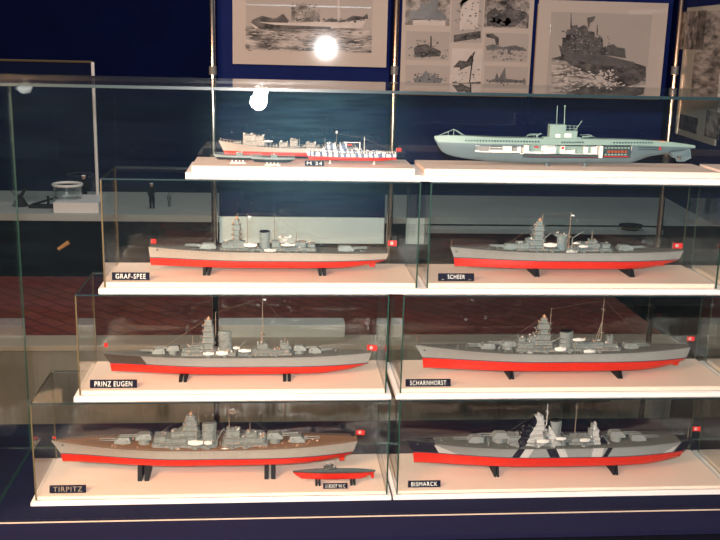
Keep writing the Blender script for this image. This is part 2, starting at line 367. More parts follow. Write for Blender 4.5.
# platform things
def onp(px, py): return ground(px, py, zp)
q = at(75.5, 203, FY+.18)
bx0 = at(53, 214, FY+.02).x; bx1 = at(98.5, 214, FY+.02).x; bz = at(75, 203, FY+.02).z
tag(MB().cbox(bx0, bx1, FY+.03, FY+.34, zp+.0005, bz, .003).build('white_block', M['white_edge'], None, None), 'low white block on the platform under the round glass dish', 'block')
dx = at(67, 190, FY+.17); rr = (at(82, 184, FY+.17).x-at(51.5, 184, FY+.17).x)/2; hz = at(67, 184, FY+.17).z-bz
g = empty('glass_dish', (dx.x, FY+.19, bz+.001), 'round glass dish with thick white rim on the white block at the left', 'dish')
MB().lathe((0, 0, 0), [(rr*.93, 0), (rr*.94, hz*.9), (rr*.90, hz*.9), (rr*.88, .006), (0.001, .006)], 32).build('bowl', M['bglass'], g, smooth=True)
mb = MB(); nn = 40; vs = []; fs = []
for i in range(nn):
    a = 2*PI*i/nn
    for k in range(6): b_ = 2*PI*k/6; vs.append(((rr*.95+.007*math.cos(b_))*math.cos(a), (rr*.95+.007*math.cos(b_))*math.sin(a), hz*.93+.008*math.sin(b_)))
for i in range(nn):
    for k in range(6): fs.append((i*6+k, ((i+1) % nn)*6+k, ((i+1) % nn)*6+(k+1) % 6, i*6+(k+1) % 6))
mb.add(vs, fs).build('rim', M['white_edge'], g, smooth=True)

def figurine(px, pytop, pybot, Y, label, coat, cap, zbase=None, pose=0):
    t = at(px, pytop, Y); b = at(px, pybot, Y); h = t.z-b.z; zb = b.z if zbase is None else zbase; h = t.z-zb
    root = empty('figurine', (t.x, Y, zb), label, 'figurine')
    me = bpy.data.meshes.new('body')
    J = [(0, 0, .50), (0, 0, .60), (0, -.005, .70), (0, 0, .80), (0, 0, .86),
         (-.05, 0, .47), (-.055, -.01, .26), (-.055, 0, .04), (-.058, -.05, .02),
         (.05, 0, .47), (.055, .01, .26), (.06, 0, .04), (.062, -.05, .02),
         (-.10, 0, .79), (-.135, .01, .63), (-.11, -.06, .52), (-.10, -.075, .48),
         (.10, 0, .79), (.14, .01, .63), (.12 if not pose else .10, -.05, .52 if not pose else .72), (.115 if not pose else .05, -.07, .48 if not pose else .80)]
    E_ = [(0, 1), (1, 2), (2, 3), (3, 4), (0, 5), (5, 6), (6, 7), (7, 8), (0, 9), (9, 10), (10, 11), (11, 12), (3, 13), (13, 14), (14, 15), (15, 16), (3, 17), (17, 18), (18, 19), (19, 20)]
    RAD = [.10, .07, .08, .075, .035, .06, .045, .035, .028, .06, .045, .035, .028, .04, .033, .025, .022, .04, .033, .025, .022]
    me.from_pydata([(x*h, y*h, z*h) for x, y, z in J], E_, [])
    o = bpy.data.objects.new('body', me); COL.objects.link(o); o.parent = root
    md = o.modifiers.new('s', 'SKIN')
    for i, r in enumerate(RAD): me.skin_vertices[0].data[i].radius = (r*h*1.5, r*h*1.2)
    me.skin_vertices[0].data[0].use_root = True
    sd = o.modifiers.new('d', 'SUBSURF'); sd.levels = 1; sd.render_levels = 1
    me.materials.append(coat)
    hd = MB().lathe((0, 0, 0), [(.02*h, .84*h), (.045*h, .865*h), (.055*h, .91*h), (.052*h, .95*h), (.03*h, .975*h)], 12, sy=1.1)
    hd.tube((0, -.05*h, .915*h), (0, -.068*h, .90*h), .010*h, .012*h)
    for sx in (-1, 1): hd.ball((sx*.055*h, 0, .91*h), .012*h, 6)
    he = hd.build('head', M['skin'], root, smooth=True)
    cp = MB().lathe((0, 0, 0), [(.054*h, .945*h), (.056*h, .96*h), (.075*h, .975*h), (.07*h, .995*h), (.02*h, 1.0*h)], 14)
    cp.build('cap', cap, root, smooth=True)
    MB().box(-.035*h, .035*h, -.085*h, -.055*h, .935*h, .945*h).build('cap_peak', M['black'], root)
    return root
figurine(83.5, 175, 197, 3.95, 'small sailor figurine in dark coat and white cap beside the glass dish', M['cloth_dark'], M['flagw'], zp+.0005)
Yb = 3.0
# pedestal + officer figurine
pz = at(152, 208, 3.9).z
zz = zp+.0005
ped = at(153, 214, 3.82)
figurine(151.5, 183, 216, 3.80, 'tall officer figurine in black suit and white cap standing behind the left cases', M['cloth_dark'], M['flagw'], zz, 1)
figurine(169, 193, 216, 3.86, 'smaller seated looking grey figurine to the right of the officer', M['sub_dark'], M['sub_dark'], zz)
mb = MB(); c = at(28, 200, 4.0)
mb.tube((0, 0, 0), (0, 0, .05), .05, .02, 10).tube((0, 0, .05), (.04, 0, .11), .014, .006).tube((0, 0, .05), (-.05, 0, .09), .012, .006)
o = mb.build('anchor_fitting', M['black']); o.location = (at(20, 200, 3.85).x, 3.85, zp+.0005); tag(o, 'dark metal fitting on the platform near the left edge', 'fitting')
mb = MB().cbox(-.09, .09, -.03, .03, 0, .018, .006).tube((-.07, 0, .018), (.05, 0, .055), .009, .006).tube((.02, 0, .018), (.02, 0, .07), .008)
o = mb.build('ship_fitting', M['black']); o.location = (at(45, 206, 3.8).x, 3.80, zp+.0005); tag(o, 'small black gun shaped model left of the glass dish', 'model')
# lower step in front of the platform at the right with a cap and a torpedo
zs = zp-.05; YS = ground(540, 229, zs).y; sx0 = at(428, 229, YS).x; sx1 = at(664, 229, YS).x
st = empty('platform_step', (sx0, YS, FZ), 'lower grey step in front of the platform on the right', 'step')
MB().cbox(sx0, sx1, YS, FY-.003, zs-.03, zs, .004).build('step_top', M['plat'], st, (sx0, YS, FZ))
MB().box(sx0+.02, sx1-.02, YS+.04, FY-.01, SZ+.001, zs-.0305).build('step_skirt', M['cloth_dark'], st, (sx0, YS, FZ))
c = ground(626, 227.2, zs); c.y = min(c.y, FY-.085); g = empty('naval_cap', (c.x, c.y, zs+.0005), 'dark flat naval cap with gold trimmed rim on the lower step', 'cap')
q = .62
MB().lathe((0, 0, 0), [(.085*q, 0), (.095*q, .02*q), (.125*q, .035*q), (.118*q, .05*q), (.04*q, .055*q)], 24, sx=.95, sy=.8).build('crown', M['cloth_dark'], g, smooth=True)
mb = MB(); vs = []; fs = []
for i in range(30):
    a = 2*PI*i/30
    for k in range(5): b_ = 2*PI*k/5; vs.append(((.098*q+.007*q*math.cos(b_))*math.cos(a), (.088*q+.007*q*math.cos(b_))*math.sin(a), .024*q+.007*q*math.sin(b_)))
for i in range(30):
    for k in range(5): fs.append((i*5+k, ((i+1) % 30)*5+k, ((i+1) % 30)*5+(k+1) % 5, i*5+(k+1) % 5))
mb.add(vs, fs).build('gold_band', M['gold'], g)
c = ground(573, 226, zs); g = empty('torpedo_model', (c.x, c.y, zs+.0005), 'short black cylinder with yellow end lying on the lower step', 'model')
MB().tube((-.028, 0, .013), (.052, 0, .013), .0125, .011, 12).build('tube_body', M['black'], g)
MB().tube((-.055, 0, .013), (-.0285, 0, .013), .011, .0125, 12).build('yellow_end', M['gold'], g)
# lamp reflection on the skirt, modelled as a slanted orange bar
a = at(58.5, 249, FY+.04); b = at(69, 242, FY+.04); g = empty('lamp_glint', (a.x, FY+.033, a.z), 'small slanted orange rod imitating a lamp reflection on the dark platform front at left', 'glint')
MB().tube((0, 0, 0), ((b.x-a.x), 0, b.z-a.z), .010, .013, 10).build('glint', M['glint_orange'], g)
MB().tube(((b.x-a.x)*.5, 0, (b.z-a.z)*.5), ((b.x-a.x)*.5, .0165, (b.z-a.z)*.5), .005, .005, 8).build('glint_bracket', M['dark'], g)
# far case frame (left)
zt_ = at(92, 62, 4.0).z
fr = empty('background_case', (at(97, 180, 4.0).x, 4.0, zp), 'tall thin framed glass case standing on the back platform at the left', 'case')
x9 = at(94, 100, 4.0).x
o5 = (at(97, 180, 4.0).x, 4.0, zp)
MB().tube((x9, 4.0, zp+.0005), (x9, 4.0, zt_), .010, .010, 8).build('corner_post', M['white_edge'], fr, o5)
MB().tube((x9, 4.0, zt_), (-3.2, 4.0, zt_), .007, .007, 6).build('top_rail', M['edge_warm'], fr, o5)
MB().box(-3.2, x9-.012, 3.998, 4.002, zp+.001, zt_-.008).build('pane', M['bglass'], fr, o5)

# ------------------------------------------------------------------ exhibition stand: poles, blue panels, photographs
YP = .80
def poly_px(pts, Y, th=.003):
    return [at(x, y, Y) for x, y in pts]
def pole(xt, yt, xb, yb, name_label, m, zlo=FZ):
    a = at(xt, yt, YP-.03); b = at(xb, yb, YP-.03); x = (a.x+b.x)/2
    r = empty('exhibition_pole', (x, YP-.03, zlo), name_label, 'pole')
    MB().tube((0, 0, .001), (0, 0, 2.3-zlo), .0088, .0088, 14).build('tube', m, r, smooth=True)
    for z in (at(xb, 157, YP).z, at(xb, 70, YP).z):
        MB().tube((0, 0, z-zlo-.012), (0, 0, z-zlo+.012), .011, .011, 12).build('clamp', M['dark'], r)
    MB().tube((0, 0, .0), (0, 0, .02), *((.05, .04) if zlo == FZ else (.011, .011)), 16).build('foot', M['dark'], r)
    return x
xp1 = pole(213, 10, 213, 140, 'chrome pole at the left edge of the ship photographs', M['chrome'])
xp2 = pole(397, 10, 392, 140, 'brass toned pole between the ship photograph and the photo collage', M['copper'])
xp3 = pole(677, 10, 668, 180, 'brass toned pole to the right of the large ship photograph', M['copper'])
z1 = at(300, 217, YP).z; z1b = at(300, 243, YP).z; z2 = at(540, 196, YP).z
PT = 2.2
tag(MB().box(xp1+.012, xp2-.012, YP, YP+.02, z1+.001, PT).build('exhibition_board', M['panel']), 'dark blue panel between the two left poles behind the single wide photograph', 'panel')
tag(MB().cbox(xp1+.012, xp2-.012, YP-.004, YP+.022, z1b, z1, .002).build('panel_base_board', M['grey_slab']), 'pale grey board under the left blue panel behind the pale grey cruiser', 'board')
tag(MB().box(xp2+.012, xp3-.012, YP, YP+.02, z2, PT).build('exhibition_board', M['panel']), 'wide dark blue panel between the right poles behind the photo collage', 'panel')
# angled wing on the right
ang = empty('angled_panel', (xp3+.02, YP, 0), 'blue panel angled towards the viewer at the right edge carrying old photographs', 'panel')
A = Vector((xp3+.014, YP, 0)); q4 = at(720, 70, .48); q3 = at(683, 70, .79)
dirv = Vector((q4.x-q3.x, .48-.79, 0)).normalized(); WA = math.atan2(dirv.y, dirv.x)
ang.rotation_euler = (0, 0, WA)
MB().box(0, .44, 0, .018, z2, PT).build('panel_board', M['panel'], ang)
def wing(px, py, dy=0):
    """pixel ray -> wing panel's own (u, z)"""
    d = ray(px, py); n_ = Vector((-dirv.y, dirv.x, 0)); o_ = Vector((xp3+.02, YP, 0)); t = ((o_-CAM).dot(n_))/d.dot(n_); P_ = CAM+d*t
    return (P_-o_).dot(dirv), P_.z
def wq(name, pts, m, d0, d1, parent):
    w = [wing(*p_) for p_ in pts]
    return MB().prism(w, -d1, -d0).build(name, m, parent)
b = empty('photo_board', (xp3+.02, YP, 0), 'pale photo board with small dark prints on the angled right panel', 'photo', rz=WA)
u0, zt0 = wing(687, 8); u1, zb0 = wing(679, 134); uu = (u0+u1)/2
ztop_, zbot_ = zt0, zb0
MB().box(uu, uu+.34, -.006, -.0008, zbot_, ztop_).build('mount', M['p_green'], b)
def wr(name, px0, py0, px1, py1, m):
    a_ = wing(px0, py0); c_ = wing(px1, py1); ul = min(a_[0], c_[0]); ur = max(a_[0], c_[0])
    return MB().box(ul, ur, -.0085, -.0062, min(a_[1], c_[1]), max(a_[1], c_[1])).build(name, m, b)
wr('small_print', 687, 12, 706, 50, M['p_mid']); wr('large_print', 702, 12, 721, 92, M['p_sea']); wr('dark_print', 683, 114, 699, 134, M['p_dark']); wr('grey_print', 710, 110, 721, 140, M['p_mid'])

def photo_root(label, px, py, rot=(0, 0, 0), name='framed_photo'):
    P_ = at(px, py, YP); r = empty(name, (P_.x, YP-.0295, P_.z), label, 'photo'); r.rotation_euler = rot; return r
def sheet(root, name, x0, y0, x1, y1, d0, d1, m, parent=None):
    """rectangle given by the photograph's corners, laid on the panel plane in front of its root"""
    a_ = at(x0, y0, YP); c_ = at(x1, y1, YP); mb_ = MB().box(a_.x, c_.x, -d1, -d0, c_.z, a_.z)
    return mb_.build(name, m, parent or root, (root.location.x, 0, root.location.z))
def shape(root, name, pts, d0, d1, m, parent=None):
    w = [at(x, y, YP) for x, y in pts]
    return MB().prism([(p_.x, p_.z) for p_ in w], -d1, -d0).build(name, m, parent or root, (root.location.x, 0, root.location.z))
def speckle(root, name, x0, y0, x1, y1, n_, d, m, seed, s0=.6, s1=2.2, asp=.5, parent=None, shp=None):
    """small irregular tone patches of a photographic print"""
    R_ = random.Random(seed); mb_ = MB(); k_ = 0
    while k_ < n_:
        cx_, cy_ = R_.uniform(x0, x1), R_.uniform(y0, y1)
        if shp and not shp(cx_, cy_): continue
        k_ += 1; q_ = R_.uniform(s0, s1); P5 = []
        for j in range(6):
            a2 = -2*PI*j/6; rr_ = q_*R_.uniform(.45, 1); p_ = at(cx_+rr_*math.cos(a2), cy_+rr_*asp*math.sin(a2), YP); P5.append((p_.x, p_.z))
        mb_.prism(P5, -d-.0003-R_.random()*.0003, -d)
    o_ = mb_.build(name, m, root, (root.location.x, 0, root.location.z)); o_['kind'] = 'stuff'; return o_
# photo 1: escort vessel, broadside
r = photo_root('wide black and white photograph of a ship at sea on a pale mount', 308, 33, (-.026, 0, -.055))
sheet(r, 'mount', 232.5, -25, 384.5, 67, 0, .003, M['mount'])
pr = sheet(r, 'print', 246, -12, 370, 52.5, .0032, .004, M['p_sky'])
sheet(r, 'sea', 246, 26, 370, 52.5, .0042, .0046, M['p_sea'], None)
sheet(r, 'far_shore', 246, 4, 370, 9, .0042, .0045, M['p_grey'])
shape(r, 'hull', [(250, 22), (262, 22.5), (300, 23), (366, 18.5), (361, 28), (255, 28.5)], .0047, .0050, M['p_light'])
shape(r, 'shadow_band', [(250, 22), (256, 22), (275, 25), (330, 27), (330, 29.5), (260, 29)], .0052, .0055, M['p_dark'])
shape(r, 'superstructure', [(291, 22), (291, 7), (296, 7), (297, 3), (306, 4), (308, 10), (319, 10), (319, 22)], .0052, .0055, M['p_mid'])
shape(r, 'fore_guns', [(252, 20.5), (262, 16), (275, 19), (283, 14), (288, 20), (288, 23), (252, 22)], .0052, .0055, M['p_dark'])
shape(r, 'aft_guns', [(322, 22), (328, 19), (344, 20), (352, 16), (362, 17), (366, 14), (367, 19), (340, 22.5)], .0052, .0055, M['p_dark'])
shape(r, 'mast', [(336.5, 22), (337, -2), (338.5, -2), (340, 22)], .0052, .0055, M['p_light'])
speckle(r, 'dark_detail', 252, 12, 364, 22, 60, .0056, M['p_dark'], 1, .6, 2.2, .7, shp=lambda x, y: y > 18.5)
speckle(r, 'bridge_detail', 292, 4, 320, 22, 50, .0060, M['p_dark'], 2, .5, 1.5, .7)
speckle(r, 'wave_detail', 247, 28, 369, 52, 150, .0050, M['p_dark'], 3, 1.0, 5, .15)
speckle(r, 'foam', 247, 30, 369, 52, 110, .0054, M['p_light'], 4, 1.0, 5, .14)
# collage
r = photo_root('collage of eight small black and white naval photographs on a pale board', 463, 45, name='photo_collage')
sheet(r, 'backing_board', 402.5, -40, 524, 96.5, 0, .004, M['brown'])
sheet(r, 'mount', 402.5, -40, 525.5, 90.5, .0042, .006, M['mount'])
prints = [(404.5, -10, 447, 26, 'p_mid', 0), (404.5, 31, 446.5, 60.5, 'p_sky', 1), (404, 64.5, 446.5, 88, 'p_sky', 2), (450.5, -14, 479, 43, 'p_sky', 3), (449.5, 48, 478, 86.5, 'p_light', 4), (483, -10, 525, 28.5, 'p_mid', 5), (482.5, 32.5, 524, 62, 'p_sky', 6), (482, 65.5, 523.5, 90, 'p_sky', 7)]
for x0, y0, x1, y1, mm, k in prints:
    f_ = sheet(r, 'print', x0, y0, x1, y1, .0062, .0068, M[mm])
    def sh(nm, pts, m_): shape(r, nm, pts, .0070, .0074, m_, None).parent = f_
    speckle(r, 'photo_grain', x0+1.5, max(y0, 0)+2, x1-1.5, y1-2, 60 if k in (0, 3, 5) else 34, .0076, M['p_grey'], 40+k, .4, 2.0, .6, shp=(lambda x, y, k=k, y0=y0, y1=y1: (k in (0, 3, 5)) or y > y0+(y1-y0)*.55)).parent = f_
    if k == 0:
        sh('deck_house', [(418, 11), (418, 4), (428, 4), (428, -1), (436, -1), (436, 12), (444, 16), (444, 20), (408, 20), (408, 12)], M['p_grey']); sh('pale_hull', [(411, 19), (443, 21), (443, 26), (411, 25)], M['p_light'])
    if k in (1, 2): speckle(r, 'ship_detail', x0+9, y0+(9 if k == 1 else 8), x1-9, y1-5, 60, .0079, M['p_dark'], 60+k, .4, 1.5, .6).parent = f_
    if k in (6, 7): speckle(r, 'crowd_detail', x0+2, y0+14, x1-2, y1-8, 40, .0079, M['p_dark'], 70+k, .3, 1.0, .9).parent = f_
    if k == 5: speckle(r, 'debris_detail', x0+2, 8, x1-2, y1-2, 70, .0079, M['p_dark'], 80, .5, 2.2, .8).parent = f_
    if k == 1:
        sh('ship', [(412, 48), (416, 45), (424, 44), (428, 46), (428.5, 36), (429.5, 36), (430, 47), (439, 51), (438, 56), (413, 57)], M['p_dark'])
    if k == 2:
        sh('wreck', [(411, 78), (419, 76), (424, 70), (429, 76), (433, 72), (434, 77), (441, 78), (438, 83), (414, 84)], M['p_grey'])
    if k == 3:
        sh('funnel_outline', [(457, 30), (459, 4), (457, 2), (476, -6), (477, 0), (475, 29)], M['p_light']); sh('funnel_rim', [(457, 4), (460, 0), (466, -3), (477, -6), (477, -3), (467, 0), (461, 4), (459, 8)], M['p_dark'])
        sh('deck_shadow', [(451.5, 35), (478, 31), (478, 38), (451.5, 42)], M['p_dark'])
    if k == 4:
        sh('flag', [(450.5, 67), (457, 60), (464, 61), (469, 54), (471, 60), (469, 65), (463, 67), (458, 70), (457, 67)], M['p_dark']); sh('staff', [(466.5, 82), (470, 53), (473, 51), (471, 56), (467.6, 82)], M['black'])
        sh('horizon', [(450, 81), (458, 82.5), (478, 81), (478, 83), (450, 83.5)], M['p_dark'])
    if k == 5:
        sh('debris', [(484, 26), (484, 14), (492, 8), (498, 14), (505, 5), (513, 10), (524, 13), (524, 17), (512, 27)], M['p_dark'])
        sh('coil', [(487, 22), (491, 18), (500, 20), (504, 16), (510, 21), (503, 27)], M['p_light'])
    if k == 6:
        sh('arch', [(483, 34), (490, 33.5), (496, 38), (496, 45), (493, 45), (492, 39), (484, 37)], M['p_dark']); sh('crowd', [(483, 46), (490, 44), (500, 47), (512, 45), (523, 49), (523, 51), (508, 50), (507, 54), (505, 54), (504, 49), (484, 50)], M['p_grey'])
    if k == 7:
        sh('harbour', [(484, 81), (492, 78), (494, 72), (496, 78), (502, 67), (503, 78), (519, 80), (521, 77), (523, 82), (500, 82)], M['p_grey'])
# photo 3
r = photo_root('large photograph of a grey warship heading through waves on a brown backed mount', 598, 45, (0, 0, 0))
sheet(r, 'backing_board', 535, 4, 654.5, 99, 0, .004, M['brown'])
sheet(r, 'mount', 536, 0, 655.5, 92.5, .0042, .006, M['mount'])
pp = sheet(r, 'print', 548, 12, 641, 87, .0062, .0068, M['p_sky'])
def s3(nm, pts, m_, d=0): shape(r, nm, pts, .0070+d, .0074+d, m_)
s3('sea', [(548, 58), (560, 55), (600, 62), (641, 66), (641, 87), (548, 87)], M['p_sea'])
s3('ship_hull', [(555, 45), (556.5, 51), (558, 57), (566, 64), (585, 74), (604, 82), (620, 86), (634, 83), (641, 76), (641, 66), (621, 60), (600, 56), (575, 53)], M['p_dark'], .0006)
s3('ship_side', [(555.5, 46), (575, 51), (600, 55), (630, 62), (630, 67), (600, 65), (572, 60), (557, 53)], M['p_grey'], .0012)
s3('ship_upperworks', [(558, 47), (559, 38), (562, 37), (563, 30), (567, 29), (568, 26), (573, 25), (574, 28), (580, 25), (583, 27), (584, 31), (590, 32), (591, 37), (598, 38), (599, 47), (604, 48), (612, 50), (620, 57), (600, 55), (575, 52)], M['p_dark'], .0016)
s3('bridge_front', [(572, 36), (579, 36), (579, 50), (572, 50)], M['p_grey'], .0022)
s3('gun_shield', [(585, 40), (594, 39), (597, 42), (596, 51), (585, 51)], M['p_grey'], .0022)
s3('mast', [(566.4, 28), (566.8, 13), (567.4, 13), (567.8, 28)], M['p_dark'], .0012)
s3('mast_flag', [(584, 28), (583, 18), (586, 17.5), (591, 16.5), (589.5, 21), (586, 23), (584.8, 28)], M['p_dark'], .0012)
s3('rear_mast', [(592.2, 34), (592.7, 25), (593.3, 25), (593.6, 34)], M['p_dark'], .0012)
s3('stern_mount', [(601, 50), (603, 45), (609, 44), (612, 47), (620, 48), (621, 58), (603, 55)], M['p_grey'], .0026)
speckle(r, 'dark_detail', 558, 26, 606, 52, 90, .0096, M['p_dark'], 11, .4, 1.6, .8, shp=lambda x, y: y > 26+abs(x-573)*.35)
speckle(r, 'pale_detail', 558, 30, 606, 54, 50, .0102, M['p_mount'], 12, .3, 1.1, .8, shp=lambda x, y: y > 30+abs(x-573)*.35)
speckle(r, 'foam', 549, 60, 640, 86, 170, .0100, M['p_light'], 13, .6, 3.2, .4, shp=lambda x, y: y > 60+(x-552)*.34 and y < 92)
speckle(r, 'bow_spray', 590, 70, 612, 85, 60, .0104, M['p_light'], 14, .5, 2.4, .8)
# ------------------------------------------------------------------ ships
def hull_curve(t, b, bowf=.42, stern=.28, full=1.0):
    if t < bowf: k = math.sin(PI/2*t/bowf)**(1.15*full)
    elif t > 1-.34: k = max(0, 1-((t-.66)/.34)**2.3*(1-stern))
    else: k = 1
    return max(b*k, .0006)
class Ship:
    def __init__(s, name, label, Y, px, hb, mats, group=None, cat='model ship'):
        """px: bow_deck, bow_wl, bow_keel, stern_deck, stern_wl, stern_keel, mid_deck (near edge)"""
        s.Y = Y; s.hb = hb; P = {k: at(*q_, Y) for k, q_ in px.items()}
        s.zw = (P['bow_wl'].z+P['stern_wl'].z)/2; s.zk = P['bow_keel'].z
        m_ = at(*px['mid_deck'], Y-hb); s.zm = m_.z; s.zb = P['bow_deck'].z; s.zs = P['stern_deck'].z
        s.P = P; s.xb, s.xs = P['bow_deck'].x, P['stern_deck'].x
        s.org = ((s.xb+s.xs)/2, Y, s.zk); s.root = empty(name, s.org, label, cat, group)
        s.mats = mats; N = 44
        L = lambda a_, b_, t: a_+(b_-a_)*t
        rows = []
        for i in range(N+1):
            t = i/N
            zd = s.deck(t); xd = L(s.xb, s.xs, t); xw = L(P['bow_wl'].x, P['stern_wl'].x, t); xk = L(P['bow_keel'].x, P['stern_keel'].x, t)
            bd = hull_curve(t, hb, .36, .30, .8); bw = hull_curve(t, hb*.98, .44, .24, 1.15)
            rise = max(0, (t-.86)/.14)**1.4*(s.zw-s.zk)*.3
            rows.append((xd, bd, zd, xw, bw, s.zw, xk, s.zk+rise))
        s.rows = rows
        # upper hull
        mb = MB(); vs = []; fs = []
        for xd, bd, zd, xw, bw, zw, xk, zk in rows:
            xm = (xd+xw)/2; bm = bw*.55+bd*.45
            for sg in (-1, 1): vs += [(xd, Y+sg*bd, zd), (xm, Y+sg*bm, (zd+zw)/2), (xw, Y+sg*bw, zw)]
        for i in range(N):
            a_ = i*6; b_ = a_+6
            for k in (0, 1):
                fs.append((a_+k, a_+k+1, b_+k+1, b_+k)); fs.append((a_+3+k, b_+3+k, b_+4+k, a_+4+k))
            fs.append((a_+2, a_+5, b_+5, b_+2)); fs.append((a_, b_, b_+3, a_+3))
        for a_ in (0,): fs += [(0, 3, 4, 1), (1, 4, 5, 2)]
        a_ = N*6; fs += [(a_, a_+1, a_+4, a_+3), (a_+1, a_+2, a_+5, a_+4)]
        s.hull = mb.add(vs, fs).build('upper_hull', mats['hull'], s.root, s.org)
        # lower hull
        mb = MB(); vs = []; fs = []
        for xd, bd, zd, xw, bw, zw, xk, zk in rows:
            for sg in (-1, 1): vs += [(xw, Y+sg*bw*1.002, zw-.0006), ((xw+xk)/2, Y+sg*bw*.99, zw*.45+zk*.55), (xk, Y+sg*bw*.93, zk+(zw-zk)*.12), (xk, Y+sg*bw*.80, zk)]
        for i in range(N):
            a_ = i*8; b_ = a_+8
            for k in range(3):
                fs.append((a_+k, a_+k+1, b_+k+1, b_+k)); fs.append((a_+4+k, b_+4+k, b_+5+k, a_+5+k))
            fs.append((a_+3, a_+7, b_+7, b_+3)); fs.append((a_, b_, b_+4, a_+4))
        fs += [(k, k+4, k+5, k+1) for k in range(3)]; a_ = N*8; fs += [(a_+k, a_+k+1, a_+k+5, a_+k+4) for k in range(3)]
        mb.add(vs, fs).build('lower_hull', mats['lower'], s.root, s.org)
        if mats.get('stripe'):
            mb = MB(); vs = []; fs = []
            for xd, bd, zd, xw, bw, zw, xk, zk in rows:
                for sg in (-1, 1): vs += [(xw, Y+sg*(bw+.0004), zw+.0008), (xw, Y+sg*(bw+.0004), zw-.0010)]
            for i in range(N):
                a_ = i*4; b_ = a_+4; fs += [(a_, a_+1, b_+1, b_), (a_+2, b_+2, b_+3, a_+3), (a_, b_, b_+2, a_+2), (a_+1, a_+3, b_+3, b_+1)]
            fs += [(0, 2, 3, 1), (N*4, N*4+1, N*4+3, N*4+2)]
            mb.add(vs, fs).build('waterline_stripe', mats['stripe'], s.root, s.org)
        # deck
        mb = MB(); vs = []; fs = []
        for xd, bd, zd, *_ in rows:
            c = bd*.95; vs += [(xd, Y-c, zd+.0001), (xd, Y+c, zd+.0001), (xd, Y+c, zd+.0009), (xd, Y-c, zd+.0009)]
        for i in range(N):
            for k in range(4): fs.append((i*4+k, i*4+(k+1) % 4, i*4+4+(k+1) % 4, i*4+4+k))
        fs += [(0, 3, 2, 1), (N*4, N*4+1, N*4+2, N*4+3)]
        mb.add(vs, fs).build('deck', mats['deck'], s.root, s.org)
    def deck(s, t):
        a_ = s.zm; 
        if t < .5: return a_+(s.zb-a_)*(1-t/.5)**1.7
        return a_+(s.zs-a_)*((t-.5)/.5)**1.7
    def tx(s, x): return min(1, max(0, (x-s.xb)/(s.xs-s.xb)))
    def X(s, px, py=None): return at(px, py if py else 0, s.Y).x
    def xz(s, px, py, hw=0): p_ = at(px, py, s.Y-hw); return p_.x, p_.z
    def bd(s, x): return hull_curve(s.tx(x), s.hb, .36, .30, .8)
    def rail(s, m=None, step=.0075):
        mb = MB(); n_ = int((s.xs-s.xb)/step)
        for sg in (-1, 1):
            prev = None
            for i in range(n_+1):
                t = .015+.965*i/n_; x = s.xb+(s.xs-s.xb)*t; y = s.Y+sg*hull_curve(t, s.hb, .36, .30, .8)*.97; z = s.deck(t)+.0008
                mb.box(x-.0005, x+.0005, y-.0003, y+.0003, z, z+.0042)
                if prev: mb.tube(prev, (x, y, z+.004), .00028, .00028, 3)
                prev = (x, y, z+.004)
        mb.build('railing', m or M['super'], s.root, s.org)
    def ports(s, t0=.06, t1=.94, n_=60, dz=.004):
        for sg in (-1, 1):
            mb = MB()
            for i in range(n_):
                t = t0+(t1-t0)*i/n_; x = s.xb+(s.xs-s.xb)*t; z = s.deck(t)-dz
                f_ = dz/(s.deck(t)-s.zw); b_ = hull_curve(t, s.hb, .36, .30, .8)*(1-f_)+hull_curve(t, s.hb*.98, .44, .24, 1.15)*f_
                mb.box(x-.0006, x+.0006, s.Y+sg*b_-.0005, s.Y+sg*b_+.0005, z-.0006, z+.0006)
            mb.build('porthole_row', M['dark'], s.root, s.org)
    def blocks(s, name, L, m, lab=None):
        """L: (x0, x1, ytop, ybot or None for deck, half width)"""
        mb = MB()
        for e in L:
            x0, x1, yt, yb, hw = e; a_ = s.xz(x0, yt, hw); b_ = s.xz(x1, yt, hw)
            zb_ = s.deck(s.tx((a_[0]+b_[0])/2))+.0009 if yb is None else s.xz(x0, yb, hw)[1]
            zt_ = max(a_[1], zb_+.001)
            mb.cbox(a_[0], b_[0], s.Y-hw, s.Y+hw, zb_, zt_, min(.0015, (b_[0]-a_[0])*.25, hw*.4))
            # overhanging roof lip, painted-in shade strip under it, dark windows
            W_, H2 = b_[0]-a_[0], zt_-zb_
            if H2 > .004 and W_ > .006:
                mb.box(a_[0]-.0006, b_[0]+.0006, s.Y-hw-.0008, s.Y+hw+.0008, zt_-.0014, zt_-.0007)
                for sg in (-1, 1):
                    mb.box(a_[0]+W_*.12, a_[0]+W_*RD.uniform(.5, .9), s.Y+sg*hw-.0004, s.Y+sg*hw+.0004, zt_-.0028, zt_-.0015, 2)  # dark strip standing in for shade under the lip
                    for j in range(int(W_/.0042)):
                        xx = a_[0]+.002+j*.0042; zz_ = zb_+H2*(.45+.2*RD.random())
                        if RD.random() < .7: mb.box(xx, xx+.0016, s.Y+sg*hw-.0005, s.Y+sg*hw+.0005, zz_-.0008, zz_+.0010, 2)
                        if RD.random() < .3: mb.ball((xx, s.Y+sg*(hw+.0012), zb_+.0012+.3*H2), .0013, 6, 1)
                for j in range(int(W_/.0028)):
                    xx = RD.uniform(a_[0]+.001, b_[0]-.001); yy_ = s.Y+RD.uniform(-hw, hw)*.85; q = RD.random(); hh = RD.uniform(.001, .0042); mi = RD.choice((0, 0, 1, 2, 3))
                    if q < .4: mb.tube((xx, yy_, zt_), (xx, yy_, zt_+hh), .0011, .0008, 6, mi)
                    elif q < .7: mb.box(xx-.0014, xx+.0014, yy_-.0014, yy_+.0014, zt_, zt_+hh, mi)
                    else: mb.ball((xx, yy_, zt_+.0012), .0015, 6, mi); mb.tube((xx, yy_, zt_+.0015), (xx+RD.uniform(-.004, .004), yy_-.001, zt_+.0035), .0004, .0003, 4, mi)
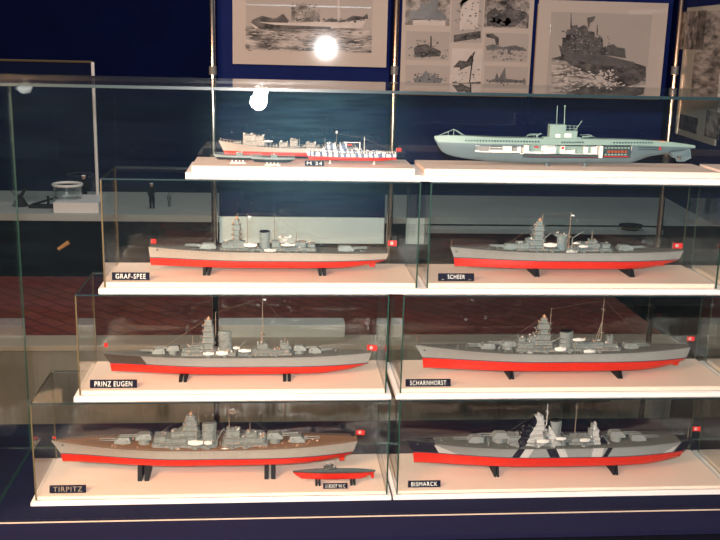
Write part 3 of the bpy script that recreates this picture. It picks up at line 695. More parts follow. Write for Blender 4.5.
        o_ = mb.build(name, [m, M['buff'] if s.mats.get('warm') else M['hull_b'], M['dark'], M['boatw']], s.root, s.org)
        if lab: o_['label'] = lab
        return o_
    def turret(s, px, py, d, L=.026, W=.021, H=.0085, n=2, bl=.026, raised=0, m=None, base=True, name='gun_turret'):
        m = m or s.mats['super']; x = s.X(px, py); zd = s.deck(s.tx(x))+.0009; z = zd+raised
        if raised: MB().lathe((x, s.Y, zd), [(W*.46, 0), (W*.46, raised)], 18).build('barbette', m, s.root, s.org)
        mb = MB()
        # faceted gun house: sloping face plate, chamfered roof
        prof = [(-.5, 0, .86), (-.5, .62, .80), (-.40, 1, .6), (.25, 1, .66), (.48, .45, .86), (.5, 0, .9)]
        vs = []; 
        for u, h, w in prof: vs += [(x+d*u*L, s.Y-w*W/2, z+.0012+h*H), (x+d*u*L, s.Y+w*W/2, z+.0012+h*H)]
        k = len(prof); fs = [(2*i, 2*i+1, 2*i+3, 2*i+2) for i in range(k-1)]+[tuple(2*i for i in range(k)), tuple(2*i+1 for i in range(k-1, -1, -1)), (0, 2*k-2, 2*k-1, 1)]
        mb.add(vs, fs); mb.lathe((x, s.Y, z), [(W*.44, 0), (W*.44, .0013)], 18)
        mb.tube((x-d*L*.25, s.Y-W*.5, z+H*.75), (x-d*L*.25, s.Y+W*.5, z+H*.75), .0016, .0016, 8)
        t = mb.build(name, m, s.root, s.org)
        for i in range(n):
            y = s.Y+(i-(n-1)/2)*W*.36; a_ = (x+d*L*.40, y, z+H*.55)
            MB().tube(a_, (a_[0]+d*L*.3, y, a_[2]+.0006), .0016, .0012, 8).tube((a_[0]+d*L*.3, y, a_[2]+.0006), (a_[0]+d*bl, y, a_[2]+.0016), .0010, .0008, 8).build('gun_barrel', m, t, s.org)
        return t
    def small_turret(s, px, py, side=-1, r=.0052, d=-1):
        x, z = s.xz(px, py, s.hb*.8); y = s.Y+side*s.bd(x)*.78; zd = s.deck(s.tx(x))+.0009
        for sg in (side, -side):
            yy = s.Y+sg*s.bd(x)*.76
            t = MB().lathe((x, yy, zd), [(r*.9, 0), (r, r*.3), (r*.95, r*.8), (r*.5, r*1.15)], 12, sx=1.25).build('secondary_turret', s.mats['super'], s.root, s.org)
            for k in (-1, 1): MB().tube((x+d*r, yy+k*.0015, zd+r*.6), (x+d*r*3, yy+k*.0015, zd+r*.75), .0006, .0005, 6).build('gun_barrel', s.mats['super'], t, s.org)
    def tower(s, x0, x1, yt, yb, hw, tiers=5, m=None, lean=0, tp=.55):
        """battle-mast: stacked tiers with projecting platforms, windows and range finder"""
        m = m or s.mats['super']; mb = MB(); A_ = s.xz(x0, yb if yb else yt, hw); B_ = s.xz(x1, yt, hw*.5)
        zb_ = s.deck(s.tx(A_[0]))+.0009; zt_ = B_[1]; xa, xc = s.X(x0, yt), s.X(x1, yt)
        RT = random.Random(int(x0*10)); vf = [1]+[RT.choice((.72, .85, 1.0, 1.12)) for _ in range(tiers)]
        for i in range(tiers):
            f0, f1 = i/tiers, (i+1)/tiers; k = 1-tp*f0; cx = (xa+xc)/2+lean*f0*(xc-xa)+(xc-xa)*.06*(RT.random()-.5)*(i > 0)
            w = (xc-xa)/2*k*vf[i]; h_ = hw*k; z0, z1 = zb_+(zt_-zb_)*f0, zb_+(zt_-zb_)*f1
            mb.cbox(cx-w, cx+w, s.Y-h_, s.Y+h_, z0, z1-.0008, min(.002, w*.4))
            if i < tiers-1:
                e0, e1 = RT.uniform(1.1, 1.75), RT.uniform(1.0, 1.35); wq_ = (xc-xa)/2*k
                mb.cbox(cx-wq_*e0, cx+wq_*e1, s.Y-h_*1.35, s.Y+h_*1.35, z1-.0014, z1-.0004, .001)
                mb.tube((cx-wq_*e0+.0012, s.Y, z1), (cx-wq_*e0+.0012, s.Y, z1+.0022), .0013, .0013, 8)
                mb.tube((cx+wq_*e1-.001, s.Y-h_, z1), (cx+wq_*e1+.0045*RT.random(), s.Y-h_*1.2, z1+.003), .0005, .0004, 5)
            if i:
                for sg in (-1, 1): mb.ball((cx-w*1.05, s.Y+sg*h_*.9, z0+.0015), .0015, 6)
        rf = zt_; cx = (xa+xc)/2+lean*(xc-xa)
        t = mb.build('bridge_tower', m, s.root, s.org)
        MB().tube((cx, s.Y-hw*1.2, rf+.001), (cx, s.Y+hw*1.2, rf+.001), .0011, .0011, 8).lathe((cx, s.Y, rf-.0008), [(.0030, 0), (.0042, .0012), (.0042, .003), (.0028, .0046), (.0012, .0054), (.0010, .008)], 12).tube((cx-.009, s.Y, rf-.004), (cx+.007, s.Y, rf-.004), .0005, .0005, 5).build('range_finder', M['buff'] if s.mats.get('warm') else m, t, s.org)
        mw = MB()
        for i in range(1, tiers):
            f0 = i/tiers; k = 1-tp*f0; cxx = (xa+xc)/2+lean*f0*(xc-xa); w = (xc-xa)/2*k; h_ = hw*k; z = zb_+(zt_-zb_)*(f0+.5/tiers)
            for j in range(-1, 2): mw.box(cxx+j*w*.5-.0007, cxx+j*w*.5+.0007, s.Y-h_-.0003, s.Y+h_+.0003, z-.0005, z+.0007)
        mw.build('windows', M['dark'], t, s.org)
        ft = MB()
        for i in range(1, tiers):
            f0 = i/tiers; k = 1-tp*f0; z = zb_+(zt_-zb_)*f0; w = (xc-xa)/2*k; cxx = (xa+xc)/2+lean*f0*(xc-xa)
            for sg in (-1, 1):
                ft.ball((cxx-w*1.1, s.Y+sg*hw*k*1.0, z+.0022), .0016, 8); ft.tube((cxx+w*.6, s.Y+sg*hw*k*1.15, z), (cxx+w*.9, s.Y+sg*hw*k*1.3, z+.003), .0006, .0004, 5)
        ft.build('searchlights', M['buff'] if s.mats.get('warm') else m, t, s.org)
        return t
    def funnel(s, x0, x1, yt, hw, rake=0, cap=None, m=None):
        m = m or s.mats['super']; xa, xc = s.X(x0, yt), s.X(x1, yt); zt_ = s.xz(x0, yt, hw)[1]; cx = (xa+xc)/2; zd = s.deck(s.tx(cx))+.0009; w = (xc-xa)/2; H = zt_-zd
        mb = MB(); n_ = 20; vs = []; fs = []
        for k, (f_, q) in enumerate([(0, 1.05), (.3, 1), (.88, 1), (.9, 1.1), (.94, 1.1), (.96, .98), (1, .95)]):
            for i in range(n_):
                a_ = 2*PI*i/n_; vs.append((cx-rake*(1-f_)+w*q*math.cos(a_), s.Y+hw*q*math.sin(a_), zd+H*f_+(f_ > .5)*w*.12*math.cos(a_)))
        for l in range(6):
            for i in range(n_): fs.append((l*n_+i, l*n_+(i+1) % n_, l*n_+n_+(i+1) % n_, l*n_+n_+i))
        fs += [tuple(range(n_-1, -1, -1)), tuple(range(6*n_, 7*n_))]
        t = mb.add(vs, fs).build('funnel', m, s.root, s.org)
        MB().lathe((cx, s.Y, zt_-.0004), [(w*.99, -.0016), (w*1.02, .0004), (w*.9, .0022), (w*.5, .0030)], 18, sy=hw/w).build('funnel_cap', cap or M['dark'], t, s.org)
        mb = MB()
        for k in (-1, 1): mb.tube((cx+w*.9, s.Y+k*hw*.35, zd), (cx+w*1.02, s.Y+k*hw*.35, zd+H*.95), .0007, .0007, 6)
        for f_ in (.35, .6): mb.box(cx-w*1.0, cx+w*1.0, s.Y-hw*1.12, s.Y+hw*1.12, zd+H*f_, zd+H*f_+.0007)
        mb.build('steam_pipes', m, t, s.org)
        return t
    def mast(s, px, yt, yb=None, yards=(), r=.0010, legs=0, rad=False, m=None):
        m = m or M['mast']; x, zt_ = s.xz(px, yt); z0 = s.deck(s.tx(x))+.0009 if yb is None else s.xz(px, yb)[1]
        mb = MB().tube((x, s.Y, z0), (x, s.Y, zt_), r*1.2, r*.5, 6)
        for yy, h_ in yards:
            z = s.xz(px, yy)[1]; mb.tube((x, s.Y-h_, z), (x, s.Y+h_, z), r*.5, r*.5, 5); mb.tube((x-h_*.45, s.Y, z+.0005), (x+h_*.45, s.Y, z+.0005), r*.5, r*.4, 5)
        if legs:
            for k in (-1, 1): mb.tube((x-legs, s.Y+k*legs*.7, z0), (x, s.Y, z0+(zt_-z0)*.55), r*.7, r*.6, 5)
            zc = z0+(zt_-z0)*.30; mb.lathe((x, s.Y, zc), [(.004, 0), (.0055, .001), (.0055, .003), (.0045, .0032)], 12)
        o_ = mb.build('mast', m, s.root, s.org)
        if rad: MB().box(x+.001, x+.008, s.Y-.0005, s.Y+.0005, zt_-.010, zt_-.0065).build('signal_flag', M['flagw'], o_, s.org)
        return x, zt_
    def rig(s, pts, r=.00022):
        mb = MB()
        for a_, b_ in pts:
            A_ = s.xz(*a_); B_ = s.xz(*b_); mb.tube((A_[0], s.Y, A_[1]), (B_[0], s.Y, B_[1]), r, r, 3)
        mb.build('rigging', M['mast'], s.root, s.org)
    def boat(s, x0, x1, yt, yb, side=-.75):
        hw = s.hb*.75; a_ = s.xz(x0, yt, hw); b_ = s.xz(x1, yb, hw); mb = MB(); n_ = 10; vs = []; fs = []
        L = b_[0]-a_[0]; H = a_[1]-b_[1]; y = s.Y+side*s.hb
        for i in range(n_+1):
            t = i/n_; w = .0036*max(.08, math.sin(PI*t)**.6); k = .25*H*(2*t-1)**2
            vs += [(a_[0]+L*t, y-w, a_[1]), (a_[0]+L*t, y-w*.6, b_[1]+k), (a_[0]+L*t, y+w*.6, b_[1]+k), (a_[0]+L*t, y+w, a_[1])]
        for i in range(n_):
            for k in range(4): fs.append((i*4+k, i*4+(k+1) % 4, i*4+4+(k+1) % 4, i*4+4+k))
        fs += [(0, 3, 2, 1), (n_*4, n_*4+1, n_*4+2, n_*4+3)]
        mb.add(vs, fs); mb.box(a_[0]+L*.3, a_[0]+L*.6, y-.0018, y+.0018, a_[1], a_[1]+.0012)
        z0 = s.deck(s.tx(a_[0]+L/2))+.0008
        ch = MB()
        for t in (.25, .75): ch.box(a_[0]+L*t-.0004, a_[0]+L*t+.0004, y-.0024, y+.0024, min(z0, b_[1]-.001), b_[1]+.0006)
        o_ = mb.build('ship_boat', M['boatw'], s.root, s.org); o_['label'] = 'white boat'
        ch.build('boat_cradle', M['super'], o_, s.org)
    def crane(s, x0, y0, x1, y1, side=-.4):
        a_ = s.xz(x0, y0, s.hb*.4); b_ = s.xz(x1, y1, s.hb*.4); y = s.Y+side*s.hb; zd = s.deck(s.tx(a_[0]))+.0009
        mb = MB().tube((a_[0], y, zd), (a_[0], y, a_[1]), .0014, .0012, 8)
        for k in (-1, 1): mb.tube((a_[0], y+k*.0014, a_[1]), (b_[0], y+k*.0006, b_[1]), .0006, .0005, 5)
        for i in range(1, 6):
            t = i/6; mb.tube((a_[0]+(b_[0]-a_[0])*t, y-.0015, a_[1]+(b_[1]-a_[1])*t), (a_[0]+(b_[0]-a_[0])*t, y+.0015, a_[1]+(b_[1]-a_[1])*t), .0004, .0004, 4)
        mb.tube((b_[0], y, b_[1]), (b_[0], y, b_[1]-.006), .0003, .0003, 3)
        mb.build('crane', s.mats['super'], s.root, s.org)
    def fittings(s, n_, px0, px1, seed=1, m=None, hmax=.004, wf=.8):
        R_ = random.Random(seed); mb = MB(); x0, x1 = s.X(px0), s.X(px1)
        for i in range(n_):
            x = R_.uniform(x0, x1); b_ = s.bd(x)*wf; y = s.Y+R_.uniform(-b_, b_); z = s.deck(s.tx(x))+.0008; h_ = R_.uniform(.001, hmax); k = R_.random()
            if k < .35: mb.box(x-R_.uniform(.0006, .003), x+R_.uniform(.0006, .003), y-.0012, y+.0012, z, z+h_)
            elif k < .7: mb.tube((x, y, z), (x, y, z+h_), .0011, .0009, 6)
            else:
                mb.tube((x, y, z), (x, y, z+h_*.7), .0012, .0008, 6); mb.tube((x, y, z+h_*.7), (x-.004, y, z+h_*.7+.0015), .0004, .0003, 4)
        o_ = mb.build('deck_fittings', m or s.mats['super'], s.root, s.org); o_['kind'] = 'stuff'
    def chains(s, px0, px1):
        x0, x1 = s.X(px0), s.X(px1); mb = MB()
        for k in (-1, 1):
            n_ = 24; pr_ = None
            for i in range(n_+1):
                x = x0+(x1-x0)*i/n_; p_ = (x, s.Y+k*min(.005, s.bd(x)*.4), s.deck(s.tx(x))+.0014)
                if pr_: mb.tube(pr_, p_, .0006, .0006, 4)
                pr_ = p_
        for q in (.9, 1.02): mb.lathe((x0+(x1-x0)*q, s.Y, s.deck(s.tx(x1))+.0009), [(.003, 0), (.002, .0015), (.003, .003)], 10)
        mb.build('anchor_chains', M['dark'], s.root, s.org)
    def anchor(s, px, py):
        x, z = s.xz(px, py, s.hb*.3); 
        t = s.tx(x); f_ = (s.deck(t)-z)/(s.deck(t)-s.zw); f_ = min(1, max(0, f_)); b_ = hull_curve(t, s.hb, .36, .30, .8)*(1-f_)+hull_curve(t, s.hb*.98, .44, .24, 1.15)*f_
        mb = MB()
        for k in (-1, 1): mb.ball((x, s.Y+k*(b_+.0004), z), .0018, 8); mb.tube((x-.003, s.Y+k*(b_+.0008), z-.001), (x+.003, s.Y+k*(b_+.0008), z-.001), .0007, .0007, 5)
        mb.build('anchor', M['dark'], s.root, s.org)
    def flag(s, px, yt, yb, x0, x1, y0, y1, ensign=True, tilt=0):
        x, zt_ = s.xz(px, yt); zb_ = s.deck(s.tx(x))+.0008
        st = MB().tube((x, s.Y, zb_), (x, s.Y, zt_), .0006, .0005, 5).build('flagstaff', M['mast'], s.root, s.org)
        a_ = s.xz(x0, y0); b_ = s.xz(x1, y1); mb = MB(); n_ = 8; vs = []; fs = []
        if a_[0] > b_[0]: a_, b_ = (b_[0], a_[1]), (a_[0], b_[1])
        W = b_[0]-a_[0]; H = a_[1]-b_[1]
        wv = lambda t: .0015*math.sin(t*5)*t
        for i in range(n_+1):
            t = i/n_; xx = a_[0]+W*t; y = s.Y+wv(t); dz = -tilt*t
            vs += [(xx, y-.0002, b_[1]+dz), (xx, y+.0002, b_[1]+dz), (xx, y+.0002, a_[1]+dz), (xx, y-.0002, a_[1]+dz)]
        for i in range(n_):
            for k in range(4): fs.append((i*4+k, i*4+(k+1) % 4, i*4+4+(k+1) % 4, i*4+4+k))
        fs += [(0, 3, 2, 1), (n_*4, n_*4+1, n_*4+2, n_*4+3)]
        f_ = mb.add(vs, fs).build('flag', M['flag'], st, s.org)
        if ensign:
            cx, cz = a_[0]+W*.42, b_[1]+H*.5-tilt*.42; r_ = H*.28; y = s.Y+wv(.42)-.0006
            mb = MB(); n_ = 14; mb.add([(cx+r_*math.cos(2*PI*i/n_), y, cz+r_*math.sin(2*PI*i/n_)) for i in range(n_)]+[(cx+r_*math.cos(2*PI*i/n_), y-.0003, cz+r_*math.sin(2*PI*i/n_)) for i in range(n_)],
                [tuple(range(n_)), tuple(range(2*n_-1, n_-1, -1))]+[(i, n_+i, n_+(i+1) % n_, (i+1) % n_) for i in range(n_)])
            mb.build('white_disc', M['flagw'], f_, s.org)
            k = r_*.5; w = r_*.13; c45 = math.sqrt(.5)
            segs = [((-k, 0), (k, 0)), ((0, -k), (0, k)), ((k, 0), (k, -k)), ((-k, 0), (-k, k)), ((0, k), (k, k)), ((0, -k), (-k, -k))]
            mb = MB()
            for p_, q_ in segs:
                A_ = Vector((cx+(p_[0]-p_[1])*c45, y-.0006, cz+(p_[0]+p_[1])*c45)); B_ = Vector((cx+(q_[0]-q_[1])*c45, y-.0006, cz+(q_[0]+q_[1])*c45)); mb.tube(A_, B_, w, w, 4)
            mb.build('black_device', M['black'], f_, s.org)
    def running_gear(s, px0, px1, yt, yb):
        a_ = s.xz(px0, yt); b_ = s.xz(px1, yb)
        for k in (-1, 1): MB().prism([(a_[0], a_[1]), (b_[0], a_[1]), (b_[0]-.001, b_[1]), (a_[0]+.003, b_[1])], s.Y+k*.006-.0008, s.Y+k*.006+.0008).build('rudder', s.mats['lower'], s.root, s.org)
        xs_ = a_[0]-.006; zz_ = (a_[1]+b_[1])/2
        for k in (-1, 0, 1):
            y = s.Y+k*s.hb*.35
            mb = MB().tube((xs_-.03, y, zz_+.002), (xs_, y, zz_), .0007, .0007, 6).ball((xs_, y, zz_), .0014, 8)
            for j in range(3):
                a2 = 2*PI*j/3+.4; mb.add([(xs_-.0006, y, zz_), (xs_+.0006, y+math.cos(a2-.35)*.0045, zz_+math.sin(a2-.35)*.0045), (xs_, y+math.cos(a2)*.0055, zz_+math.sin(a2)*.0055), (xs_-.0006, y+math.cos(a2+.35)*.0045, zz_+math.sin(a2+.35)*.0045)], [(0, 1, 2, 3), (3, 2, 1, 0)])
            mb.build('propeller', M['gold'], s.root, s.org)
    def stand(s, px, zboard, w=.010, ly=.030, kind='v'):
        """two-plate cradle running across the keel, resting on the board"""
        x = s.X(px, 0) if False else at(px, 470, s.Y).x
        for dx in (-w*.30, w*.30):
            mb = MB(); zt_ = s.zk+.003
            pts = [(s.Y-ly, zboard), (s.Y+ly, zboard), (s.Y+ly*.8, zboard+(zt_-zboard)*.5), (s.Y+ly*.55, zt_+.004), (s.Y+s.hb*.25, s.zk+.0002), (s.Y-s.hb*.25, s.zk+.0002), (s.Y-ly*.55, zt_+.004), (s.Y-ly*.8, zboard+(zt_-zboard)*.5)]
            pts = [(s.Y-ly, zboard), (s.Y+ly, zboard), (s.Y+ly*.75, s.zk), (s.Y-ly*.75, s.zk)]
            n_ = len(pts); vs = [(x+dx-w*.2, y, z) for y, z in pts]+[(x+dx+w*.2, y, z) for y, z in pts]
            mb.add(vs, [tuple(range(n_)), tuple(range(2*n_-1, n_-1, -1))]+[(i, n_+i, n_+(i+1) % n_, (i+1) % n_) for i in range(n_)])
            mb.build('cradle_plate', M['black'], s.stand_root(px, zboard), s.sorg)
    def stand_root(s, px, zboard):
        if getattr(s, '_sp', None) != px:
            s._sp = px; x = at(px, 470, s.Y).x; s.sorg = (x, s.Y, zboard)
            s._sr = bpy.data.objects.new('x', None)
            s._sr.name = 'display_cradle'; COL.objects.link(s._sr); s._sr.location = s.sorg; tag(s._sr, s.slab[s._n], 'stand'); s._n += 1
        return s._sr
    _n = 0

def std(hull='hull', deck='deck', sup='super', warm=False): return dict(hull=M[hull], lower=M['red'], stripe=M['stripe'], deck=M[deck], super=M[sup], warm=warm)

# --- Tirpitz (bottom left)
yS = .105
T_ = Ship('battleship_model', 'long grey battleship model with red hull bottom in the bottom left case', yS,
          dict(bow_deck=(51, 440.5), bow_wl=(61, 453), bow_keel=(62.5, 461), stern_deck=(357, 439), stern_wl=(353, 450), stern_keel=(343, 455), mid_deck=(215, 451.5)), .045, std('hull_b', 'deck', 'super', True))
T_.slab = ['left black cradle under the bottom left battleship', 'right black cradle under the bottom left battleship']
T_.rail(M['mast']); T_.ports(); T_.chains(66, 105); T_.anchor(62, 446)
T_.turret(123, 442, -1, .036, .029, .0135, 2, .038); T_.turret(144, 440, -1, .036, .029, .0135, 2, .038, .010)
T_.turret(275, 441, 1, .036, .029, .0135, 2, .038, .010); T_.turret(297, 443, 1, .036, .029, .0135, 2, .038)
T_.blocks('forward_superstructure', [(152, 216, 444.5, None, .026), (154, 166, 437, None, .016), (166, 186, 439, None, .019), (171, 186, 432.5, None, .012)], M['super'])
T_.blocks('aft_superstructure', [(222, 268, 444.5, None, .024), (224, 264, 439, None, .018), (226, 240, 430.5, None, .011), (246, 257, 433, None, .009), (258, 266, 437, None, .01)], M['super'])
T_.tower(182, 200, 415.5, None, .014, 6)
T_.funnel(202.5, 216, 423.5, .009, .003)
T_.mast(198.5, 405, 425, [(413, .012)]); T_.mast(229, 402.5, 431, [(408, .014), (413, .01)]); T_.mast(250, 422, 433)
T_.blocks('radar_frame', [(229.5, 236, 410, 414, .001)], M['mast'])
T_.rig([((198.5, 406), (150, 440)), ((198.5, 406), (229, 404)), ((229, 404), (285, 442))])
for x in (172, 195, 207, 232, 245): T_.small_turret(x, 447, d=-1 if x < 210 else 1)
for b_ in ((188, 203, 441, 445), (173, 184, 449.5, 452), (221, 229, 448.5, 451), (204, 212, 441.5, 444.5)): T_.boat(*b_)
T_.crane(217, 440, 224, 428); T_.fittings(90, 96, 330, 3, M['buff'], .0035); T_.fittings(60, 150, 270, 4, None, .011, .6)
T_.flag(355.3, 429.5, 441, 356.5, 364.5, 430, 434.8); T_.flag(52.5, 436, 441, 52.8, 56, 436.5, 438.8, False)
T_.running_gear(338, 344.5, 451.5, 459)
T_.stand(145, ZB1, .026, .033); T_.stand(270, ZB1, .026, .033)

# --- Bismarck (bottom right)
B_x = lambda p_, y_=450: at(p_, y_, yS).x
org = (B_x(406.5, 440)+B_x(691, 440))/2
ZWL = .0213
def bb(p_, k, Y=yS-.04): return at(p_, 457, Y).x-org-k*ZWL
Wc, Bc = (.50, .50, .50), (.012, .012, .025)
def BM(name, base, L): return camo(name, base, [(bb(p0, k0, Yy), bb(p1, k1, Yy), c, k0, k1) for p0, k0, p1, k1, c, Yy in L], 0)
ends = [(395, -.55, 441.5, -.55, Bc, .10), (669.6, .6, 715, .6, Bc, .10)]
M['bis_hull'] = BM('striped_hull_paint', (.25, .27, .275), ends+[(441.5, -.55, 464, -2.3, Wc, .08), (511.5, .55, 519, .55, Bc, .06), (519, .55, 527.5, .55, Wc, .06), (552, -.5, 562, -.5, Bc, .06), (562, -.5, 570, -.5, Wc, .06),
         (591.5, .15, 602, .15, Wc, .06), (602, .5, 607, .5, Bc, .06), (655, 2.1, 669.6, .6, Wc, .09)])
M['bis_sup'] = BM('striped_upperworks_paint', (.24, .26, .265), [(510, .55, 518, .60, Bc, .08), (518, .60, 527, .50, Wc, .08), (534, .05, 541, .05, Wc, .09), (554, -.15, 559, -.25, Bc, .08), (559, -.62, 568, -.62, Wc, .08), (591.5, .05, 598, .05, Wc, .09), (598, .05, 606, -.05, Bc, .09)])
M['bis_deck'] = BM('striped_deck_paint', (.13, .135, .13), ends)
B_ = Ship('battleship_model', 'battleship model painted with black and white stripes in the bottom middle case', yS,
          dict(bow_deck=(406.3, 440.5), bow_wl=(413, 452), bow_keel=(413.8, 462), stern_deck=(690.5, 438), stern_wl=(683, 448), stern_keel=(676, 451), mid_deck=(548, 449.5)), .045,
          dict(hull=M['bis_hull'], lower=M['red'], stripe=M['stripe'], deck=M['bis_deck'], super=M['bis_sup']))
B_.slab = ['left black cradle under the striped battleship', 'right black cradle under the striped battleship']
B_.rail(M['deck_grey']); B_.ports(); B_.chains(420, 455); B_.anchor(418, 445)
B_.turret(475, 443, -1, .036, .029, .0135, 2, .038); B_.turret(499, 440, -1, .036, .029, .0135, 2, .038, .010)
B_.turret(616, 439, 1, .036, .029, .0135, 2, .038, .010); B_.turret(637, 441, 1, .036, .029, .0135, 2, .038)
B_.blocks('forward_superstructure', [(510, 566, 443, None, .026), (508, 522, 436.5, None, .015), (520, 546, 437, None, .019), (524, 536, 430, None, .012)], M['bis_sup'])
B_.blocks('aft_superstructure', [(570, 610, 443, None, .024), (574, 604, 438.5, None, .017), (590, 599.5, 430, None, .008), (592, 597, 424, None, .005)], M['bis_sup'])
B_.tower(531, 547, 416, None, .013, 6)
B_.funnel(549.5, 561, 421.5, .009, .002, M['black'])
B_.mast(548, 404, 425, [(412, .012)], m=M['boatw']); B_.mast(577.5, 400, 432, [(407, .013)], m=M['mast']); B_.mast(594.5, 421, 426, m=M['boatw'])
B_.rig([((548, 405), (500, 438)), ((548, 405), (577.5, 401)), ((577.5, 401), (630, 440)), ((577.5, 402), (592, 424))])
for x in (519, 538, 553, 584): B_.small_turret(x, 446, d=-1 if x < 560 else 1)
for b_ in ((537, 549, 440, 443), (556, 566, 437.5, 440), (580, 590, 439, 441.5)): B_.boat(*b_)
B_.crane(566, 438, 558, 428); B_.fittings(70, 455, 660, 5, M['super'], .0035); B_.fittings(70, 505, 610, 6, M['super'], .011, .6)
B_.flag(689, 425.5, 438, 693, 700, 426.5, 431); B_.running_gear(672, 679.5, 448, 455)
B_.stand(493, ZB1, .012, .040); B_.stand(610, ZB1, .012, .040)

# --- Prinz Eugen (second left)
yS2 = .118
org = (at(103, 353, yS2).x+at(371, 352, yS2).x)/2
def pe(p_): return at(p_, 355, yS2).x-org
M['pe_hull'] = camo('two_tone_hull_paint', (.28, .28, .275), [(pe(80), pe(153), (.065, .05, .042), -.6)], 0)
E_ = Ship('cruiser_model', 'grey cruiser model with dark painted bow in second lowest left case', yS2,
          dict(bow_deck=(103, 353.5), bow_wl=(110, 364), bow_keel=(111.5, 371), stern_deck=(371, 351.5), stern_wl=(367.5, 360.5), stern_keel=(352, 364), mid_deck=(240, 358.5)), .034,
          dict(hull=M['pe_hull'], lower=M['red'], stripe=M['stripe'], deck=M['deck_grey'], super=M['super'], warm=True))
E_.slab = ['left black cradle under the cruiser with the dark bow', 'right black cradle under the cruiser with the dark bow']
E_.rail(M['deck_grey']); E_.ports(.2, .95, 50); E_.chains(112, 140)
E_.turret(159, 351, -1, .029, .022, .0115, 2, .030); E_.turret(173, 348, -1, .029, .022, .0115, 2, .030, .007)
E_.turret(300, 349, 1, .029, .022, .0115, 2, .028, .006); E_.turret(315, 351, 1, .029, .022, .0115, 2, .028)
E_.blocks('forward_superstructure', [(181, 236, 353, None, .020), (182, 200, 348.5, None, .014), (190, 203, 345.5, None, .010)], M['super'])
E_.blocks('aft_superstructure', [(238, 292, 353.5, None, .018), (252, 290, 350, None, .013), (280, 289, 343, None, .007), (257, 268, 344, None, .008)], M['super'])
E_.tower(202, 215, 320, None, .010, 6)
E_.funnel(218, 231, 333, .009, -.004, M['blue_grey'])
E_.mast(215.5, 312, 335, [(320, .008)]); E_.mast(262.5, 296, 352, [(318, .008), (328, .010)], .0013, .006, True); E_.mast(285, 334, 345); E_.mast(192.5, 336, 347)
E_.rig([((215, 313), (262, 298)), ((262, 298), (310, 350)), ((205, 320), (160, 350))])
for b_ in ((203, 214, 352.5, 355), (216, 228, 351.5, 355), (238, 251, 349.5, 352), (233, 240, 347, 349)): E_.boat(*b_)
for x in (208, 225, 250, 276): E_.small_turret(x, 352, r=.0038)
E_.crane(236, 350, 246, 341); E_.fittings(60, 150, 350, 8, M['super'], .003); E_.fittings(50, 182, 292, 9, None, .009, .6)
E_.flag(367.3, 343, 350, 367, 377, 344.5, 350, tilt=.002); E_.flag(103.6, 342, 352, 104, 108, 343, 347, False)
E_.running_gear(347.5, 353.5, 361.5, 367)
E_.stand(186.5, ZB2, .018, .050); E_.stand(286, ZB2, .018, .050)

# --- Scharnhorst (second right)
H_ = Ship('battleship_model', 'grey battleship model with tripod mainmast in the second lowest middle case', yS2,
          dict(bow_deck=(415.5, 345), bow_wl=(422.5, 359), bow_keel=(423, 367.5), stern_deck=(688.5, 346), stern_wl=(685, 355), stern_keel=(671, 359), mid_deck=(548, 355)), .040, std('hull', 'deck_grey', 'super', True))
H_.slab = ['left black cradle under the battleship with the tripod mast', 'right black cradle under the battleship with the tripod mast']
H_.rail(M['deck_grey']); H_.ports(); H_.chains(428, 470); H_.anchor(425, 351)
H_.turret(487, 348, -1, .034, .026, .0120, 3, .032); H_.turret(508, 346, -1, .034, .026, .0120, 3, .032, .007)
H_.turret(630, 347, 1, .034, .026, .0120, 3, .032)
H_.blocks('forward_superstructure', [(517, 574, 349, None, .022), (518, 534, 342.5, None, .015), (530, 538, 336.5, None, .009), (519, 526, 337.5, None, .007)], M['super'])
H_.blocks('aft_superstructure', [(575, 621, 348.5, None, .020), (574, 604, 342.5, None, .016), (608, 613.5, 336.5, None, .006), (600, 618, 344, None, .011)], M['super'])
H_.tower(537, 552, 318, None, .012, 6)
H_.funnel(560, 572.5, 332, .009, 0, M['black'])
H_.mast(551.5, 308, 335, [(315, .006)], .0010); H_.mast(604.5, 297, 348, [(309.5, .013)], .0012, .014)
H_.rig([((551.5, 309), (604.5, 300)), ((604.5, 300), (650, 348)), ((544, 317), (500, 345))])
for b_ in ((555, 566, 347.5, 351), (584, 595, 350, 353.8), (573, 585, 338.5, 341), (527, 533, 352.5, 354)): H_.boat(*b_)
for x in (522, 547, 570, 600): H_.small_turret(x, 352, r=.0045)
H_.crane(552, 342, 561, 337); H_.crane(583, 348, 592, 355); H_.fittings(60, 470, 665, 11, M['super'], .003); H_.fittings(60, 518, 618, 12, None, .010, .6)
H_.flag(687.3, 336, 346, 687.3, 694, 336.5, 341); H_.flag(417, 337, 345, 417.2, 417.8, 337.2, 338, False); H_.running_gear(671, 677.5, 357.5, 364)
H_.stand(501, ZB2, .012, .046); H_.stand(605, ZB2, .012, .046)

# --- Graf Spee (third left)
yS3 = .138
M['spee_hull'] = mat('warm_pale_grey_hull', (.38, .34, .30), .5, noise=.05)
G_ = Ship('cruiser_model', 'pale grey cruiser model with red bow and stern flags, third left case', yS3,
          dict(bow_deck=(148.5, 247), bow_wl=(150, 257.5), bow_keel=(150.8, 265), stern_deck=(388, 252.5), stern_wl=(386, 258.5), stern_keel=(370, 261), mid_deck=(270, 253)), .034,
          dict(hull=M['spee_hull'], lower=M['red'], stripe=M['stripe'], deck=M['deck_grey'], super=M['blue_grey'], warm=True))
G_.slab = ['left black cradle under the pale grey cruiser', 'right black cradle under the pale grey cruiser']
G_.rail(M['deck_grey']); G_.ports(.05, .95, 56, .003); G_.chains(160, 195); G_.anchor(157, 250)
G_.turret(208, 245, -1, .036, .025, .0115, 3, .036); G_.turret(346, 248, 1, .036, .025, .0115, 3, .034)
G_.blocks('forward_superstructure', [(220, 262, 248.5, None, .019), (222, 234, 243.5, None, .012), (228, 245, 241.5, None, .010)], M['blue_grey'])
